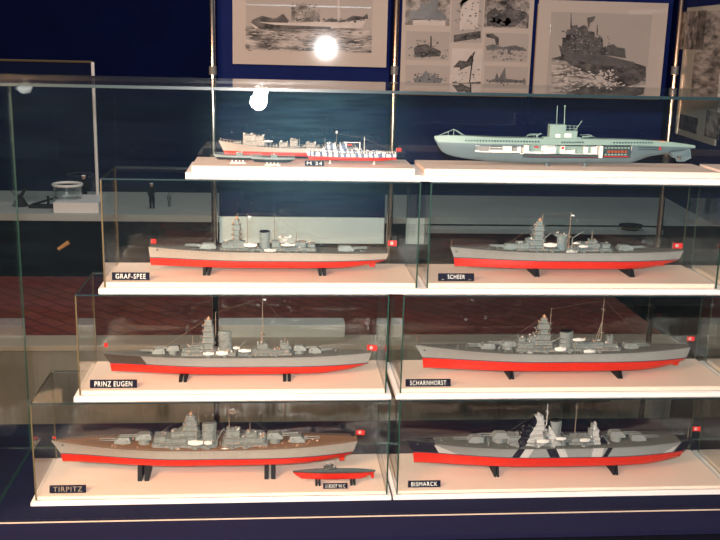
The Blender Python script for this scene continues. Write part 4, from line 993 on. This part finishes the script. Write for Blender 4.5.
G_.blocks('aft_superstructure', [(272, 316, 248, None, .019), (295, 306, 242, None, .010), (308, 315, 243.5, None, .008), (272, 280, 241, None, .008)], M['blue_grey'])
G_.tower(233, 240.5, 219.5, None, .009, 6, tp=.15); G_.funnel(259.5, 270, 232, .009, 0, M['navy'])
G_.mast(237.5, 213, 222); G_.mast(247.5, 213, 244, [(217, .004)], rad=True); G_.mast(274.5, 213, 243, [(222, .006), (231, .012)]); G_.mast(296.5, 231, 243)
G_.rig([((237, 214), (274, 214)), ((274, 214), (296, 232)), ((296, 232), (370, 250)), ((237, 214), (190, 246))])
for b_ in ((264, 276, 249.3, 252), (281, 295, 243.8, 246), (244, 257, 243.5, 247)): G_.boat(*b_)
for x in (252, 262, 288, 304): G_.small_turret(x, 249, r=.0038)
sp = MB(); x, z = G_.xz(286, 237)
sp.tube((x-.016, yS3, z), (x+.010, yS3, z-.001), .0026, .0012, 10).cbox(x-.012, x-.005, yS3-.026, yS3+.026, z+.0020, z+.0030, .001).prism([(x+.006, z), (x+.011, z+.006), (x+.012, z)], yS3-.0005, yS3+.0005)
sp.tube((x-.008, yS3-.006, z-.006), (x+.004, yS3-.006, z-.006), .0013, .0010, 8).tube((x-.008, yS3+.006, z-.006), (x+.004, yS3+.006, z-.006), .0013, .0010, 8)
for k in (-1, 1): sp.tube((x-.006, yS3+k*.006, z-.006), (x-.006, yS3+k*.004, z), .0005, .0005, 4)
sp.box(x-.002, x+.001, yS3-.003, yS3+.003, G_.xz(286, 248)[1]-.002, z-.004)
sp.build('floatplane', M['boatw'], G_.root, G_.org)
G_.fittings(60, 185, 375, 14, M['blue_grey'], .003); G_.fittings(45, 222, 316, 15, None, .009, .6)
G_.crane(280, 247, 288, 240)
G_.flag(388, 238.5, 252, 388.3, 396.5, 240.5, 246); G_.flag(150.8, 237.5, 246, 151.2, 156.3, 239, 243.5, False)
G_.running_gear(368, 375, 261, 266)
G_.stand(210, ZB3, .016, .038); G_.stand(318.5, ZB3, .016, .038)

# --- Scheer (third right)
C_ = Ship('cruiser_model', 'blue grey cruiser model with two cranes and white mast flag in middle case', yS3,
          dict(bow_deck=(450.3, 247), bow_wl=(454, 258.5), bow_keel=(454.3, 266), stern_deck=(682, 250), stern_wl=(678, 257.5), stern_keel=(661, 260.5), mid_deck=(565, 253.5)), .034, std('hull', 'deck_grey', 'blue_grey', True))
C_.slab = ['left black cradle under the blue grey cruiser with cranes', 'right black cradle under the blue grey cruiser with cranes']
C_.rail(M['deck_grey']); C_.ports(); C_.chains(460, 500); C_.anchor(457, 252)
C_.turret(510, 247, -1, .034, .024, .0115, 3, .034); C_.turret(625, 246, 1, .034, .024, .0115, 3, .034)
C_.blocks('forward_superstructure', [(517, 560, 249, None, .019), (518, 530, 243, None, .013), (527, 535, 239.5, None, .009)], M['blue_grey'])
C_.blocks('aft_superstructure', [(568, 612, 248.5, None, .018), (580, 600, 243.5, None, .013), (590, 597, 240.5, None, .009), (603, 611, 244, None, .009)], M['blue_grey'])
C_.tower(533, 546, 221, None, .010, 6, lean=.05); C_.funnel(557.5, 566.5, 234.5, .008)
C_.blocks('funnel_platform', [(556, 568, 234.2, 236.5, .011)], M['blue_grey'])
C_.mast(543, 213.5, 222); C_.mast(571.2, 212, 248, [(219, .006)], .0012, .006, True); C_.mast(592.5, 231.5, 243, r=.0014)
C_.rig([((543, 214), (571, 213)), ((571, 213), (592, 232)), ((592, 232), (660, 250)), ((541, 220), (505, 246))])
for b_ in ((544, 557, 243.3, 247), (566, 577, 250.8, 253), (579, 588, 245.5, 247.5), (573, 580, 242.5, 244)): C_.boat(*b_)
for x in (538, 553, 585, 603): C_.small_turret(x, 250, r=.0038)
C_.crane(544, 239, 552, 232); C_.crane(572.5, 238, 584, 231); C_.fittings(60, 490, 660, 17, M['super'], .003); C_.fittings(50, 518, 612, 18, None, .009, .6)
C_.flag(673, 241.5, 250, 673.3, 682, 243, 248.5); C_.flag(451.8, 240, 246, 451.9, 452.5, 240.2, 241, False); C_.running_gear(657, 663.5, 260, 265)
C_.stand(519, ZB3, .012, .042); C_.stand(608, ZB3, .012, .042)

# --- small submarine beside the bottom left battleship
yU = .045
U_ = Ship('submarine_model', 'small red submarine model with dark deck in front of the bottom left battleship', yU,
          dict(bow_deck=(292.5, 471.0), bow_wl=(293.2, 472.0), bow_keel=(301, 478.5), stern_deck=(375.5, 470.6), stern_wl=(374.5, 471.6), stern_keel=(368, 476), mid_deck=(333, 471.6)), .009,
          dict(hull=M['hull_dark'], lower=M['red'], stripe=None, deck=M['sub_dark'], super=M['dark']), cat='model submarine')
U_.slab = ['left dark cradle under the small red submarine', 'right dark cradle under the small red submarine']
U_.blocks('conning_tower', [(324, 336, 467.5, None, .0045), (326, 333, 465.5, None, .0035)], M['dark'])
U_.mast(328, 462.5, 467, r=.0008, m=M['boatw']); U_.mast(331, 463.5, 467, r=.0007, m=M['dark']); U_.mast(361, 470, None, r=.0007, m=M['dark'])
U_.blocks('deck_gun', [(313, 317, 470.6, None, .001)], M['dark']); U_.running_gear(370, 374, 474, 476.5)
U_.stand(318, ZB1, .012, .012); U_.stand(353, ZB1, .012, .012)

# --- top left base: back ship
yA = .188
Q_ = Ship('destroyer_model', 'grey warship model with red hull bottom at the back of the top left base', yA,
          dict(bow_deck=(218.5, 140.5), bow_wl=(223.5, 149), bow_keel=(224.5, 154.5), stern_deck=(358, 147), stern_wl=(355, 154), stern_keel=(350, 156), mid_deck=(290, 148.5)), .020,
          dict(hull=M['spee_hull'], lower=M['red'], stripe=None, deck=M['deck_grey'], super=M['hull_b']))
Q_.slab = ['left cradle under the back ship on the top left base', 'right cradle under the back ship on the top left base']
Q_.rail(M['hull_b']); Q_.blocks('bridge', [(243, 265, 140, None, .014), (243, 256, 134.5, None, .010), (256, 264, 136, None, .010)], M['hull_b']); Q_.blocks('gun_houses', [(279, 288, 142.5, None, .009), (290, 298, 139.5, None, .007), (306, 316, 143, None, .008), (234, 240, 142, None, .006)], M['hull_b'])
Q_.mast(299.5, 138, None, r=.0008, m=M['hull_b']); Q_.mast(220.5, 137, None, r=.0007, m=M['hull_b']); Q_.mast(325, 138, None, r=.0006, m=M['hull_b'])
Q_.boat(264, 273, 140.5, 142.2); Q_.fittings(70, 235, 345, 21, M['hull_b'], .006)
Q_.stand(240, ZB4, .008, .014); Q_.stand(330, ZB4, .008, .014)
# dazzle boat
yD = .125
D_ = Ship('minesweeper_model', 'small ship model in blue and white dazzle paint on the top left base', yD,
          dict(bow_deck=(305.5, 150.5), bow_wl=(308, 155.5), bow_keel=(309, 159.5), stern_deck=(397, 154), stern_wl=(396, 157.5), stern_keel=(392, 159), mid_deck=(352, 154)), .013,
          dict(hull=M['dazzle'], lower=M['red'], stripe=None, deck=M['deck_grey'], super=M['dazzle']))
D_.slab = ['left white pedestal under the dazzle painted ship', 'right white pedestal under the dazzle painted ship']
D_.rail(M['boatw'], .006)
D_.blocks('deckhouse', [(322, 346, 148.5, None, .009), (326, 336, 143.5, None, .006), (340, 347, 143.5, None, .006), (346, 362, 149.5, None, .008), (366, 378, 151.5, None, .007)], M['dazzle'])
D_.blocks('red_panel', [(347.5, 352, 144, 145.6, .001)], M['flag']); D_.blocks('boom', [(344, 360.5, 142, 142.7, .0008), (359.5, 360.5, 142, None, .0008)], M['boatw'])
D_.mast(336.5, 133.5, 144, r=.0005, m=M['mast']); D_.mast(364.5, 136.5, None, [(139.5, .006)], .0008, m=M['boatw']); D_.flag(396.5, 147.5, 154, 396.6, 401, 148, 151.5, False)
D_.blocks('lantern', [(335.8, 337.5, 131, 133.5, .001)], M['boatw'])
D_.rig([((337, 134), (364, 138)), ((364, 138), (395, 152))]); D_.fittings(60, 312, 392, 24, M['boatw'], .006); D_.running_gear(392, 396, 158, 160)
for px in (330, 374):
    x = at(px, 165, yD).x; r_ = tag(bpy.data.objects.new('display_pedestal', None), D_.slab[0 if px == 330 else 1], 'stand'); COL.objects.link(r_); r_.location = (x, yD, ZB4)
    MB().lathe((0, 0, 0), [(.004, 0), (.004, .001), (.0012, .002), (.0012, D_.zk-ZB4+.0003)], 12).build('post', M['boatw'], r_)
# two little submarines in front
for k, (xa, xb_, yt_, yw_, yk_, lab) in enumerate([(214, 262, 155, 157, 159.5, 'left'), (250.5, 295, 157, 159, 162, 'right')]):
    yy = .122-.026*k
    W_ = Ship('submarine_model', 'tiny black hulled submarine model, '+('left rear' if k == 0 else 'right front')+' one on the top left base', yy,
              dict(bow_deck=(xa, yt_-.8), bow_wl=(xa+1, yw_), bow_keel=(xa+4, yk_), stern_deck=(xb_, yt_+.8), stern_wl=(xb_-.5, yw_+.5), stern_keel=(xb_-4, yk_), mid_deck=((xa+xb_)/2, yt_+1)), .006,
              dict(hull=M['blue_grey'], lower=M['black'], stripe=None, deck=M['sub_dark'], super=M['blue_grey']), cat='model submarine')
    mid = (xa+xb_)/2+2
    W_.blocks('conning_tower', [(mid-4, mid+3, yt_-2.2, None, .0025)], M['blue_grey']); W_.mast(mid-1, yt_-4, None, r=.0006, m=M['blue_grey']); W_.rail(M['blue_grey'], .006)
    x = at(mid-2, 165, yy).x; w_ = .017
    r_ = tag(bpy.data.objects.new('submarine_stand', None), 'white slotted stand under the '+('left rear' if k == 0 else 'right front')+' tiny submarine', 'stand'); COL.objects.link(r_); r_.location = (x, yy, ZB4)
    MB().box(-w_, w_, -.012, .006, 0, .0012).build('stand_base', M['boatw'], r_)
    for j in range(4): MB().box(-w_*.72+j*w_*.46-.0012, -w_*.72+j*w_*.46+.0012, -.0045, .0045, .0012, W_.zk-ZB4+.0004).build('upright', M['boatw'], r_)

# --- cutaway submarine (top right)
yC = .140; hb = .022
def cp(px, py, Y=yC-hb): p_ = at(px, py, Y); return p_.x, p_.z
xb0 = at(434.5, 137, yC).x; xs0 = at(695.5, 146, yC).x
oc = ((xb0+xs0)/2, yC, cp(560, 163)[1])
cs = empty('submarine_cutaway_model', oc, 'large blue green cutaway submarine model showing white interior compartments on the top base', 'model submarine')
def table(pts, x):
    for (a_, b_), (c_, d_) in zip(pts, pts[1:]):
        if x <= c_: return b_+(d_-b_)*(x-a_)/(c_-a_)
    return pts[-1][1]
deckp = [(434.5, 136), (445, 135.5), (462, 136), (500, 138), (550, 139), (600, 139.6), (640, 140.3), (665, 141.5), (690, 144.5), (695.5, 145.8)]
casep = [(434.5, 138), (437, 142), (445, 142.3), (480, 143.6), (550, 145), (640, 145.3), (665, 146.5), (690, 147.4), (695.5, 147.6)]
keelp = [(434.5, 139), (437, 143.5), (441, 150), (447, 154), (456, 156.5), (470, 158.8), (490, 161), (520, 162.8), (545, 163.4), (636, 163.2), (641, 161), (652, 156.6), (664, 154.6), (680, 151), (690, 148.8), (695.5, 148.2)]
def bwC(px): 
    t = (px-434.5)/261
    return hb*max(.05, min(1, math.sin(PI/2*min(1, t/.30))**.8))*(1 if t < .6 else max(.06, 1-((t-.6)/.4)**2))
N = 70; xsx = [434.5+261*i/N for i in range(N+1)]
def skin_rows(lo, hi, fl, fh, steps, bul):
    vs = []; rows_ = []
    for px in xsx:
        b_ = bwC(px); Yn = yC-b_; zt_ = at(px, table(hi, px), Yn).z; zb_ = at(px, table(lo, px), yC if bul else Yn).z; x_ = at(px, table(hi, px), Yn).x
        ring = []
        for k in range(steps+1):
            f_ = k/steps
            if bul: w_ = b_*math.cos(PI/2*f_)**.55 if f_ < 1 else b_*.05
            else: w_ = b_*(.72+.28*f_)
            ring.append((x_, w_, zt_+(zb_-zt_)*f_))
        rows_.append(ring)
    return rows_
def skin_mesh(name, rows_, m, cut=None):
    mb = MB(); vs = []; fs = []; K = len(rows_[0])
    for ring in rows_:
        for x_, w_, z_ in ring: vs.append((x_, yC-w_, z_))
        for x_, w_, z_ in ring: vs.append((x_, yC+w_, z_))
    for i in range(len(rows_)-1):
        a_ = i*2*K; b_ = a_+2*K
        for k in range(K-1):
            if not (cut and cut(xsx[i], k)): fs.append((a_+k, a_+k+1, b_+k+1, b_+k))
            fs.append((a_+K+k, b_+K+k, b_+K+k+1, a_+K+k+1))
        fs.append((a_, b_, b_+K, a_+K)); fs.append((a_+K-1, a_+2*K-1, b_+2*K-1, b_+K-1))
    e = (len(rows_)-1)*2*K
    for k in range(K-1): fs += [(k, k+K, k+K+1, k+1), (e+k, e+k+1, e+k+K+1, e+k+K)]
    return mb.add(vs, fs).build(name, m, cs, oc)
skin_mesh('casing', skin_rows(casep, deckp, 0, 0, 3, False), M['sub_light'])
hr = skin_rows(keelp, casep, 0, 0, 10, True)
def cutf(px, k):
    return (472 <= px < 521 and 1 <= k <= 4) or (521 <= px < 632 and 0 <= k <= 6) 
skin_mesh('pressure_hull', hr, M['sub_dark'], cutf)
mb = MB(); a_ = cp(447, 136)
pts = [(462, 137.8), (500, 138.2), (560, 139.2), (640, 140.4), (664, 141.6)]
for (p0, q0), (p1, q1) in zip(pts, pts[1:]):
    A_ = at(p0, q0-.4, yC); B2 = at(p1, q1-.4, yC); mb.add([(A_.x, yC-.009, A_.z+.0006), (B2.x, yC-.009, B2.z+.0006), (B2.x, yC+.009, B2.z+.0006), (A_.x, yC+.009, A_.z+.0006), (A_.x, yC-.009, A_.z-.0016), (B2.x, yC-.009, B2.z-.0016), (B2.x, yC+.009, B2.z-.0016), (A_.x, yC+.009, A_.z-.0016)], [(0, 1, 2, 3), (7, 6, 5, 4), (0, 4, 5, 1), (2, 6, 7, 3), (1, 5, 6, 2), (0, 3, 7, 4)])
mb.build('deck_planking', M['buff'], cs, oc)
mb = MB()
for px in [466+i*2.9 for i in range(26)]+[562+i*2.6 for i in range(9)]+[614+i*2.9 for i in range(14)]:
    py = 140.5+(px-468)*.016 if px < 540 else 142.3; py = py if px < 600 else 142.6
    x, z = cp(px, py, yC-bwC(px)*.9); mb.box(x-.0014, x+.0014, yC-bwC(px)*.985, yC-bwC(px)*.7, z-.0018, z+.0016)
mb.build('flood_slots', M['slot'], cs, oc)
# interior
def comp(name, L, m, lab=None):
    mb = MB()
    for x0, x1, y0, y1, *dd in L:
        d_ = dd[0] if dd else .5; a_ = cp(x0, y0, yC-hb*d_); c_ = cp(x1, y1, yC-hb*d_); mb.cbox(a_[0], c_[0], yC-hb*d_, yC+hb*.3, c_[1], a_[1], min(.0006, (c_[0]-a_[0])*.2))
    o_ = mb.build(name, m, cs, oc)
    if lab: o_['label'] = lab
comp('interior_lining', [(470.5, 523, 144, 153, -.05), (521, 603, 145, 156, -.05), (603, 632, 146, 156, -.05)], M['boatw'])
comp('torpedo_tubes', [(473, 480, 146, 150, .45), (490, 503, 146.4, 147.2, .6), (490, 503, 148.6, 149.6, .6), (513, 517, 147, 151, .5), (480, 489, 145.6, 151, .35)], M['hull'])
comp('pale_equipment', [(474, 490, 144.6, 152.4, .25), (503, 512, 145.5, 151, .5), (524, 529, 145.3, 153, .8), (548, 556, 147, 153.5, .6), (543, 549, 151.5, 154, .7), (561, 565, 146, 153, .6), (566, 573, 150, 154, .6), (584, 588, 147, 153, .6), (592, 597, 147, 154, .6), (600, 602.5, 146, 158, .8), (632, 637, 146, 151, .6)], M['boatw'])
comp('machinery', [(530, 541, 145.6, 151.5, .2), (556, 560, 146, 154, .3), (566, 583, 146, 149.5, .3), (577, 584, 148, 153.5, .5), (588, 592, 146, 153, .3)], M['sub_light'])
comp('dark_bays', [(524.5, 600, 154.2, 157.5, .55), (603, 631, 145.7, 157, .45)], M['slot'])
comp('red_keel_strip', [(526, 597, 156.6, 157.7, .75), (604, 629, 156.2, 157.2, .75)], M['flag'])
comp('diesel_rows', [(608+i*3.4, 610.2+i*3.4, 150.5, 153, .65) for i in range(6)], M['orange'])
comp('battery_cells', [(605+i*3.3, 607+i*3.3, 147.2, 148.6, .6) for i in range(8)]+[(605+i*3.3, 607+i*3.3, 154, 155.5, .6) for i in range(7)], M['sub_light'])
comp('stern_tube', [(638, 659, 146.8, 148.0, .80), (638, 659, 149, 150, .80)], M['slot'])
comp('red_details', [(535, 539, 146.7, 147.8, .6), (562, 564, 147, 149, .75), (660, 661, 147, 150, .75)], M['flag'])
# conning tower
def blkC(name, L, m):
    mb = MB()
    for x0, x1, y0, y1, hw in L:
        a_ = cp(x0, y0, yC-hw); c_ = cp(x1, y1, yC-hw); mb.cbox(a_[0], c_[0], yC-hw, yC+hw, c_[1], a_[1], min(.002, hw*.3))
    return mb.build(name, m, cs, oc)
blkC('conning_tower', [(550.5, 566, 124.5, 138.5, .011), (566, 577.5, 131, 138.5, .011), (544, 582, 137, 139.5, .010)], M['sub_light'])
blkC('tower_interior', [(555, 561, 134, 137.5, .0116), (564, 572, 133.5, 137.5, .0116)], M['boatw'])
mb = MB()
def tb(p_, q_, r_=.0006, y=0, y2=None): A_ = at(*p_, yC+y); C2 = at(*q_, yC+(y if y2 is None else y2)); mb.tube(A_, C2, r_, r_, 5)
for sg in (-.009, .009):
    tb((566, 125.5), (577, 126), .0005, sg); tb((566, 128.2), (577, 128.6), .0005, sg)
    for px in (566, 570, 574, 577): tb((px, 125.5), (px, 131.5), .0006, sg)
mb.build('tower_railing', M['sub_light'], cs, oc)
mb = MB(); tb((556.5, 124.5), (557.5, 105.5), .0010); tb((564.3, 124.5), (565, 105.8), .0012); tb((565, 107), (565, 105.2), .0020); mb.build('periscopes', M['sub_light'], cs, oc)
mb = MB(); tb((574.5, 131), (582, 120.8), .0010); mb.build('antenna_mast', M['sub_light'], cs, oc)
mb = MB()
for sg in (-.008, .008):
    tb((580, 135), (590, 134.5), .0005, sg); tb((590, 134.5), (597, 139.3), .0005, sg); tb((583, 135), (583, 139), .0005, sg); tb((588, 134.6), (588, 139.3), .0005, sg)
    tb((525, 138), (530, 133.8), .0005, sg); tb((530, 133.8), (542, 134), .0005, sg); tb((534, 134), (534, 138.5), .0005, sg)
tb((582, 137), (592, 136), .0016)
mb.build('deck_rails', M['sub_light'], cs, oc)
mb = MB(); tb((537, 138), (537, 134.5), .0020); tb((537, 134.6), (527, 135.2), .0009); tb((541, 133.5), (536, 136), .0016); mb.build('deck_gun', M['sub_light'], cs, oc)
mb = MB(); tb((439, 135.5), (454, 129.2), .0009); tb((454, 129.2), (463.5, 135.8), .0009); tb((448.2, 135.5), (448.2, 131.5), .0008); tb((453.5, 135.5), (454, 129.5), .0009); tb((456, 130), (466, 136), .0005)
mb.build('net_cutter', M['sub_light'], cs, oc)
mb = MB(); A_ = [cp(*p_, yC) for p_ in [(673, 153), (690, 148.5), (691, 158), (684, 161.5), (677, 161.5), (675, 158), (671, 157)]]
mb.prism(A_, yC-.0015, yC+.0015); A_ = [cp(*p_, yC) for p_ in [(668, 152), (682, 150), (686, 154), (672, 156)]]; mb.prism(A_, yC-.012, yC-.004); mb.prism(A_, yC+.004, yC+.012)
mb.build('stern_fins', M['sub_dark'], cs, oc)
mb = MB(); A_ = at(679, 157.5, yC); mb.tube((A_.x-.006, yC-.004, A_.z), (A_.x, yC-.004, A_.z), .002, .001, 8); 
for j in range(3): a2 = 2*PI*j/3; mb.tube((A_.x, yC-.004, A_.z), (A_.x, yC-.004+math.cos(a2)*.006, A_.z+math.sin(a2)*.006), .0016, .001, 5)
mb.build('propeller', M['brown'], cs, oc)
zk = oc[2]
for px, l_ in ((547, 'left'), (585, 'right')):
    x = at(px, 164, yC).x; zkk = at(px, 163.3, yC).z
    r_ = tag(bpy.data.objects.new('display_pedestal', None), 'small grey pedestal under the cutaway submarine, '+l_+' one', 'stand'); COL.objects.link(r_); r_.location = (x, yC, ZB4)
    MB().lathe((0, 0, 0), [(.006, 0), (.006, .0015), (.0035, .003), (.0035, max(.004, zkk-ZB4+.0003))], 14).build('post', M['sub_dark'], r_)

# ------------------------------------------------------------------ name plates
def plate(px0, px1, py0, py1, Y, zb, text, label, m='navy', lm='letter', tilt=.25, size=.62):
    a_ = at(px0, py1, Y); c_ = at(px1, py1, Y); W = c_.x-a_.x; h_ = (py1-py0)/FP*(2.0+Y)*1.03/math.cos(tilt-.2)
    r_ = empty('name_plate', ((a_.x+c_.x)/2, Y, zb+.0003), label, 'name plate'); r_.rotation_euler = (-tilt, 0, 0)
    MB().box(-W/2, W/2, -.0012, .0012, .0003, h_).build('plate', M[m], r_)
    cu = bpy.data.curves.new('t', 'FONT'); cu.body = text; cu.size = 1; cu.align_x = 'CENTER'; cu.extrude = 0.0; cu.resolution_u = 3; cu.space_character = 1.15
    ob = bpy.data.objects.new('t', cu); COL.objects.link(ob); bpy.context.view_layer.update()
    me = bpy.data.meshes.new_from_object(ob.evaluated_get(bpy.context.evaluated_depsgraph_get())); bpy.data.objects.remove(ob)
    xs_ = [v_.co.x for v_ in me.vertices]; ys_ = [v_.co.y for v_ in me.vertices]; wx = max(xs_)-min(xs_); hy = max(ys_)-min(ys_); y0 = min(ys_); x0 = (max(xs_)+min(xs_))/2
    sx = W*.80/wx; sy = h_*size/hy
    for v_ in me.vertices:
        x_, y_ = v_.co.x, v_.co.y; v_.co = ((x_-x0)*sx, -.0016, (y_-y0)*sy+h_*(1-size)/2)
    me.materials.clear(); me.materials.append(M[lm])
    l_ = bpy.data.objects.new('lettering', me); COL.objects.link(l_); l_.parent = r_
    l_.location = (0, 0, 0)
plate(49.5, 86, 484, 492.3, .018, ZB1, 'TIRPITZ', 'dark name plate reading TIRPITZ in faint letters', lm='mast')
plate(408, 440.5, 480, 487.3, .018, ZB1, 'BISMARCK', 'dark name plate reading BISMARCK')
plate(90, 137, 381, 389.5, .022+Y2*0+.012, ZB2, 'PRINZ EUGEN', 'dark name plate reading PRINZ EUGEN')
plate(405.5, 450.5, 380, 387.8, .030, ZB2, 'SCHARNHORST', 'dark name plate reading SCHARNHORST')
plate(112, 149.5, 272.7, 280.5, .055, ZB3, 'GRAF-SPEE', 'dark name plate reading GRAF-SPEE')
plate(438, 474, 274, 282, .055, ZB3, '_  SCHEER  _', 'dark name plate reading SCHEER between two dashes')
plate(323, 347.5, 484.5, 490.5, .018, ZB1, 'U-BOOT VII C', 'tiny black name plate below the small red submarine')
plate(305, 324, 158.5, 163.5, .080, ZB4, 'M 24', 'small black plate reading M 24 on the top left base')

# background board seen low behind the dark-bowed cruiser
Yl = ground(280, 338, SZ).y; a_ = at(218, 332, Yl); c_ = at(345, 332, Yl); zl = at(280, 325, Yl).z
tag(MB().cbox(a_.x, c_.x, Yl, Yl+.12, SZ+.0005, zl, .004).build('low_shelf_board', M['grey_slab']), 'low pale board on the dark red stage behind the left cases', 'board')

# ------------------------------------------------------------------ lights
def area(name, loc, tgt, size, power, col, sy=None):
    l = bpy.data.lights.new(name, 'AREA'); l.energy = power; l.color = col; l.size = size
    if sy: l.shape = 'RECTANGLE'; l.size_y = sy
    o_ = bpy.data.objects.new(name, l); COL.objects.link(o_); o_.location = loc
    o_.rotation_euler = (Vector(tgt)-Vector(loc)).to_track_quat('-Z', 'Y').to_euler(); return o_
def point(name, loc, r_, power, col):
    l = bpy.data.lights.new(name, 'POINT'); l.energy = power; l.color = col; l.shadow_soft_size = r_
    o_ = bpy.data.objects.new(name, l); COL.objects.link(o_); o_.location = loc; return o_
point('camera_flash', (.50, -2.02, 1.10), .022, 185, (1, .94, .90))
point('small_lamp', (.46, -2.0, .765), .034, 3.2, (1, .95, .9))
area('warm_fill', (-.62, -1.55, 1.30), (.30, .05, .08), .5, 54, (1, .56, .30))  # added warm fill for the left boards, no known fixture
area('overhead_fill', (1.0, -.6, 3.2), (1.0, .4, 0), 1.5, 10, (.95, .97, 1))  # dim room fill added from above, no fitting known there
area('back_fill', (.5, 2.6, 3.3), (.5, 3.6, 0), 2.0, 24, (1, .97, .92))  # added fill that lifts the far platform and stage
w = bpy.data.worlds.new('world'); S.world = w; w.use_nodes = True
w.node_tree.nodes['Background'].inputs[0].default_value = (.55, .62, .75, 1); w.node_tree.nodes['Background'].inputs[1].default_value = .05
S.cycles.transparent_max_bounces = 48; S.cycles.max_bounces = 10; S.cycles.use_denoising = True
S.view_settings.view_transform = 'Standard'; S.view_settings.look = 'None'; S.view_settings.exposure = 0.70; S.view_settings.gamma = 1; S.view_settings.use_curve_mapping = False
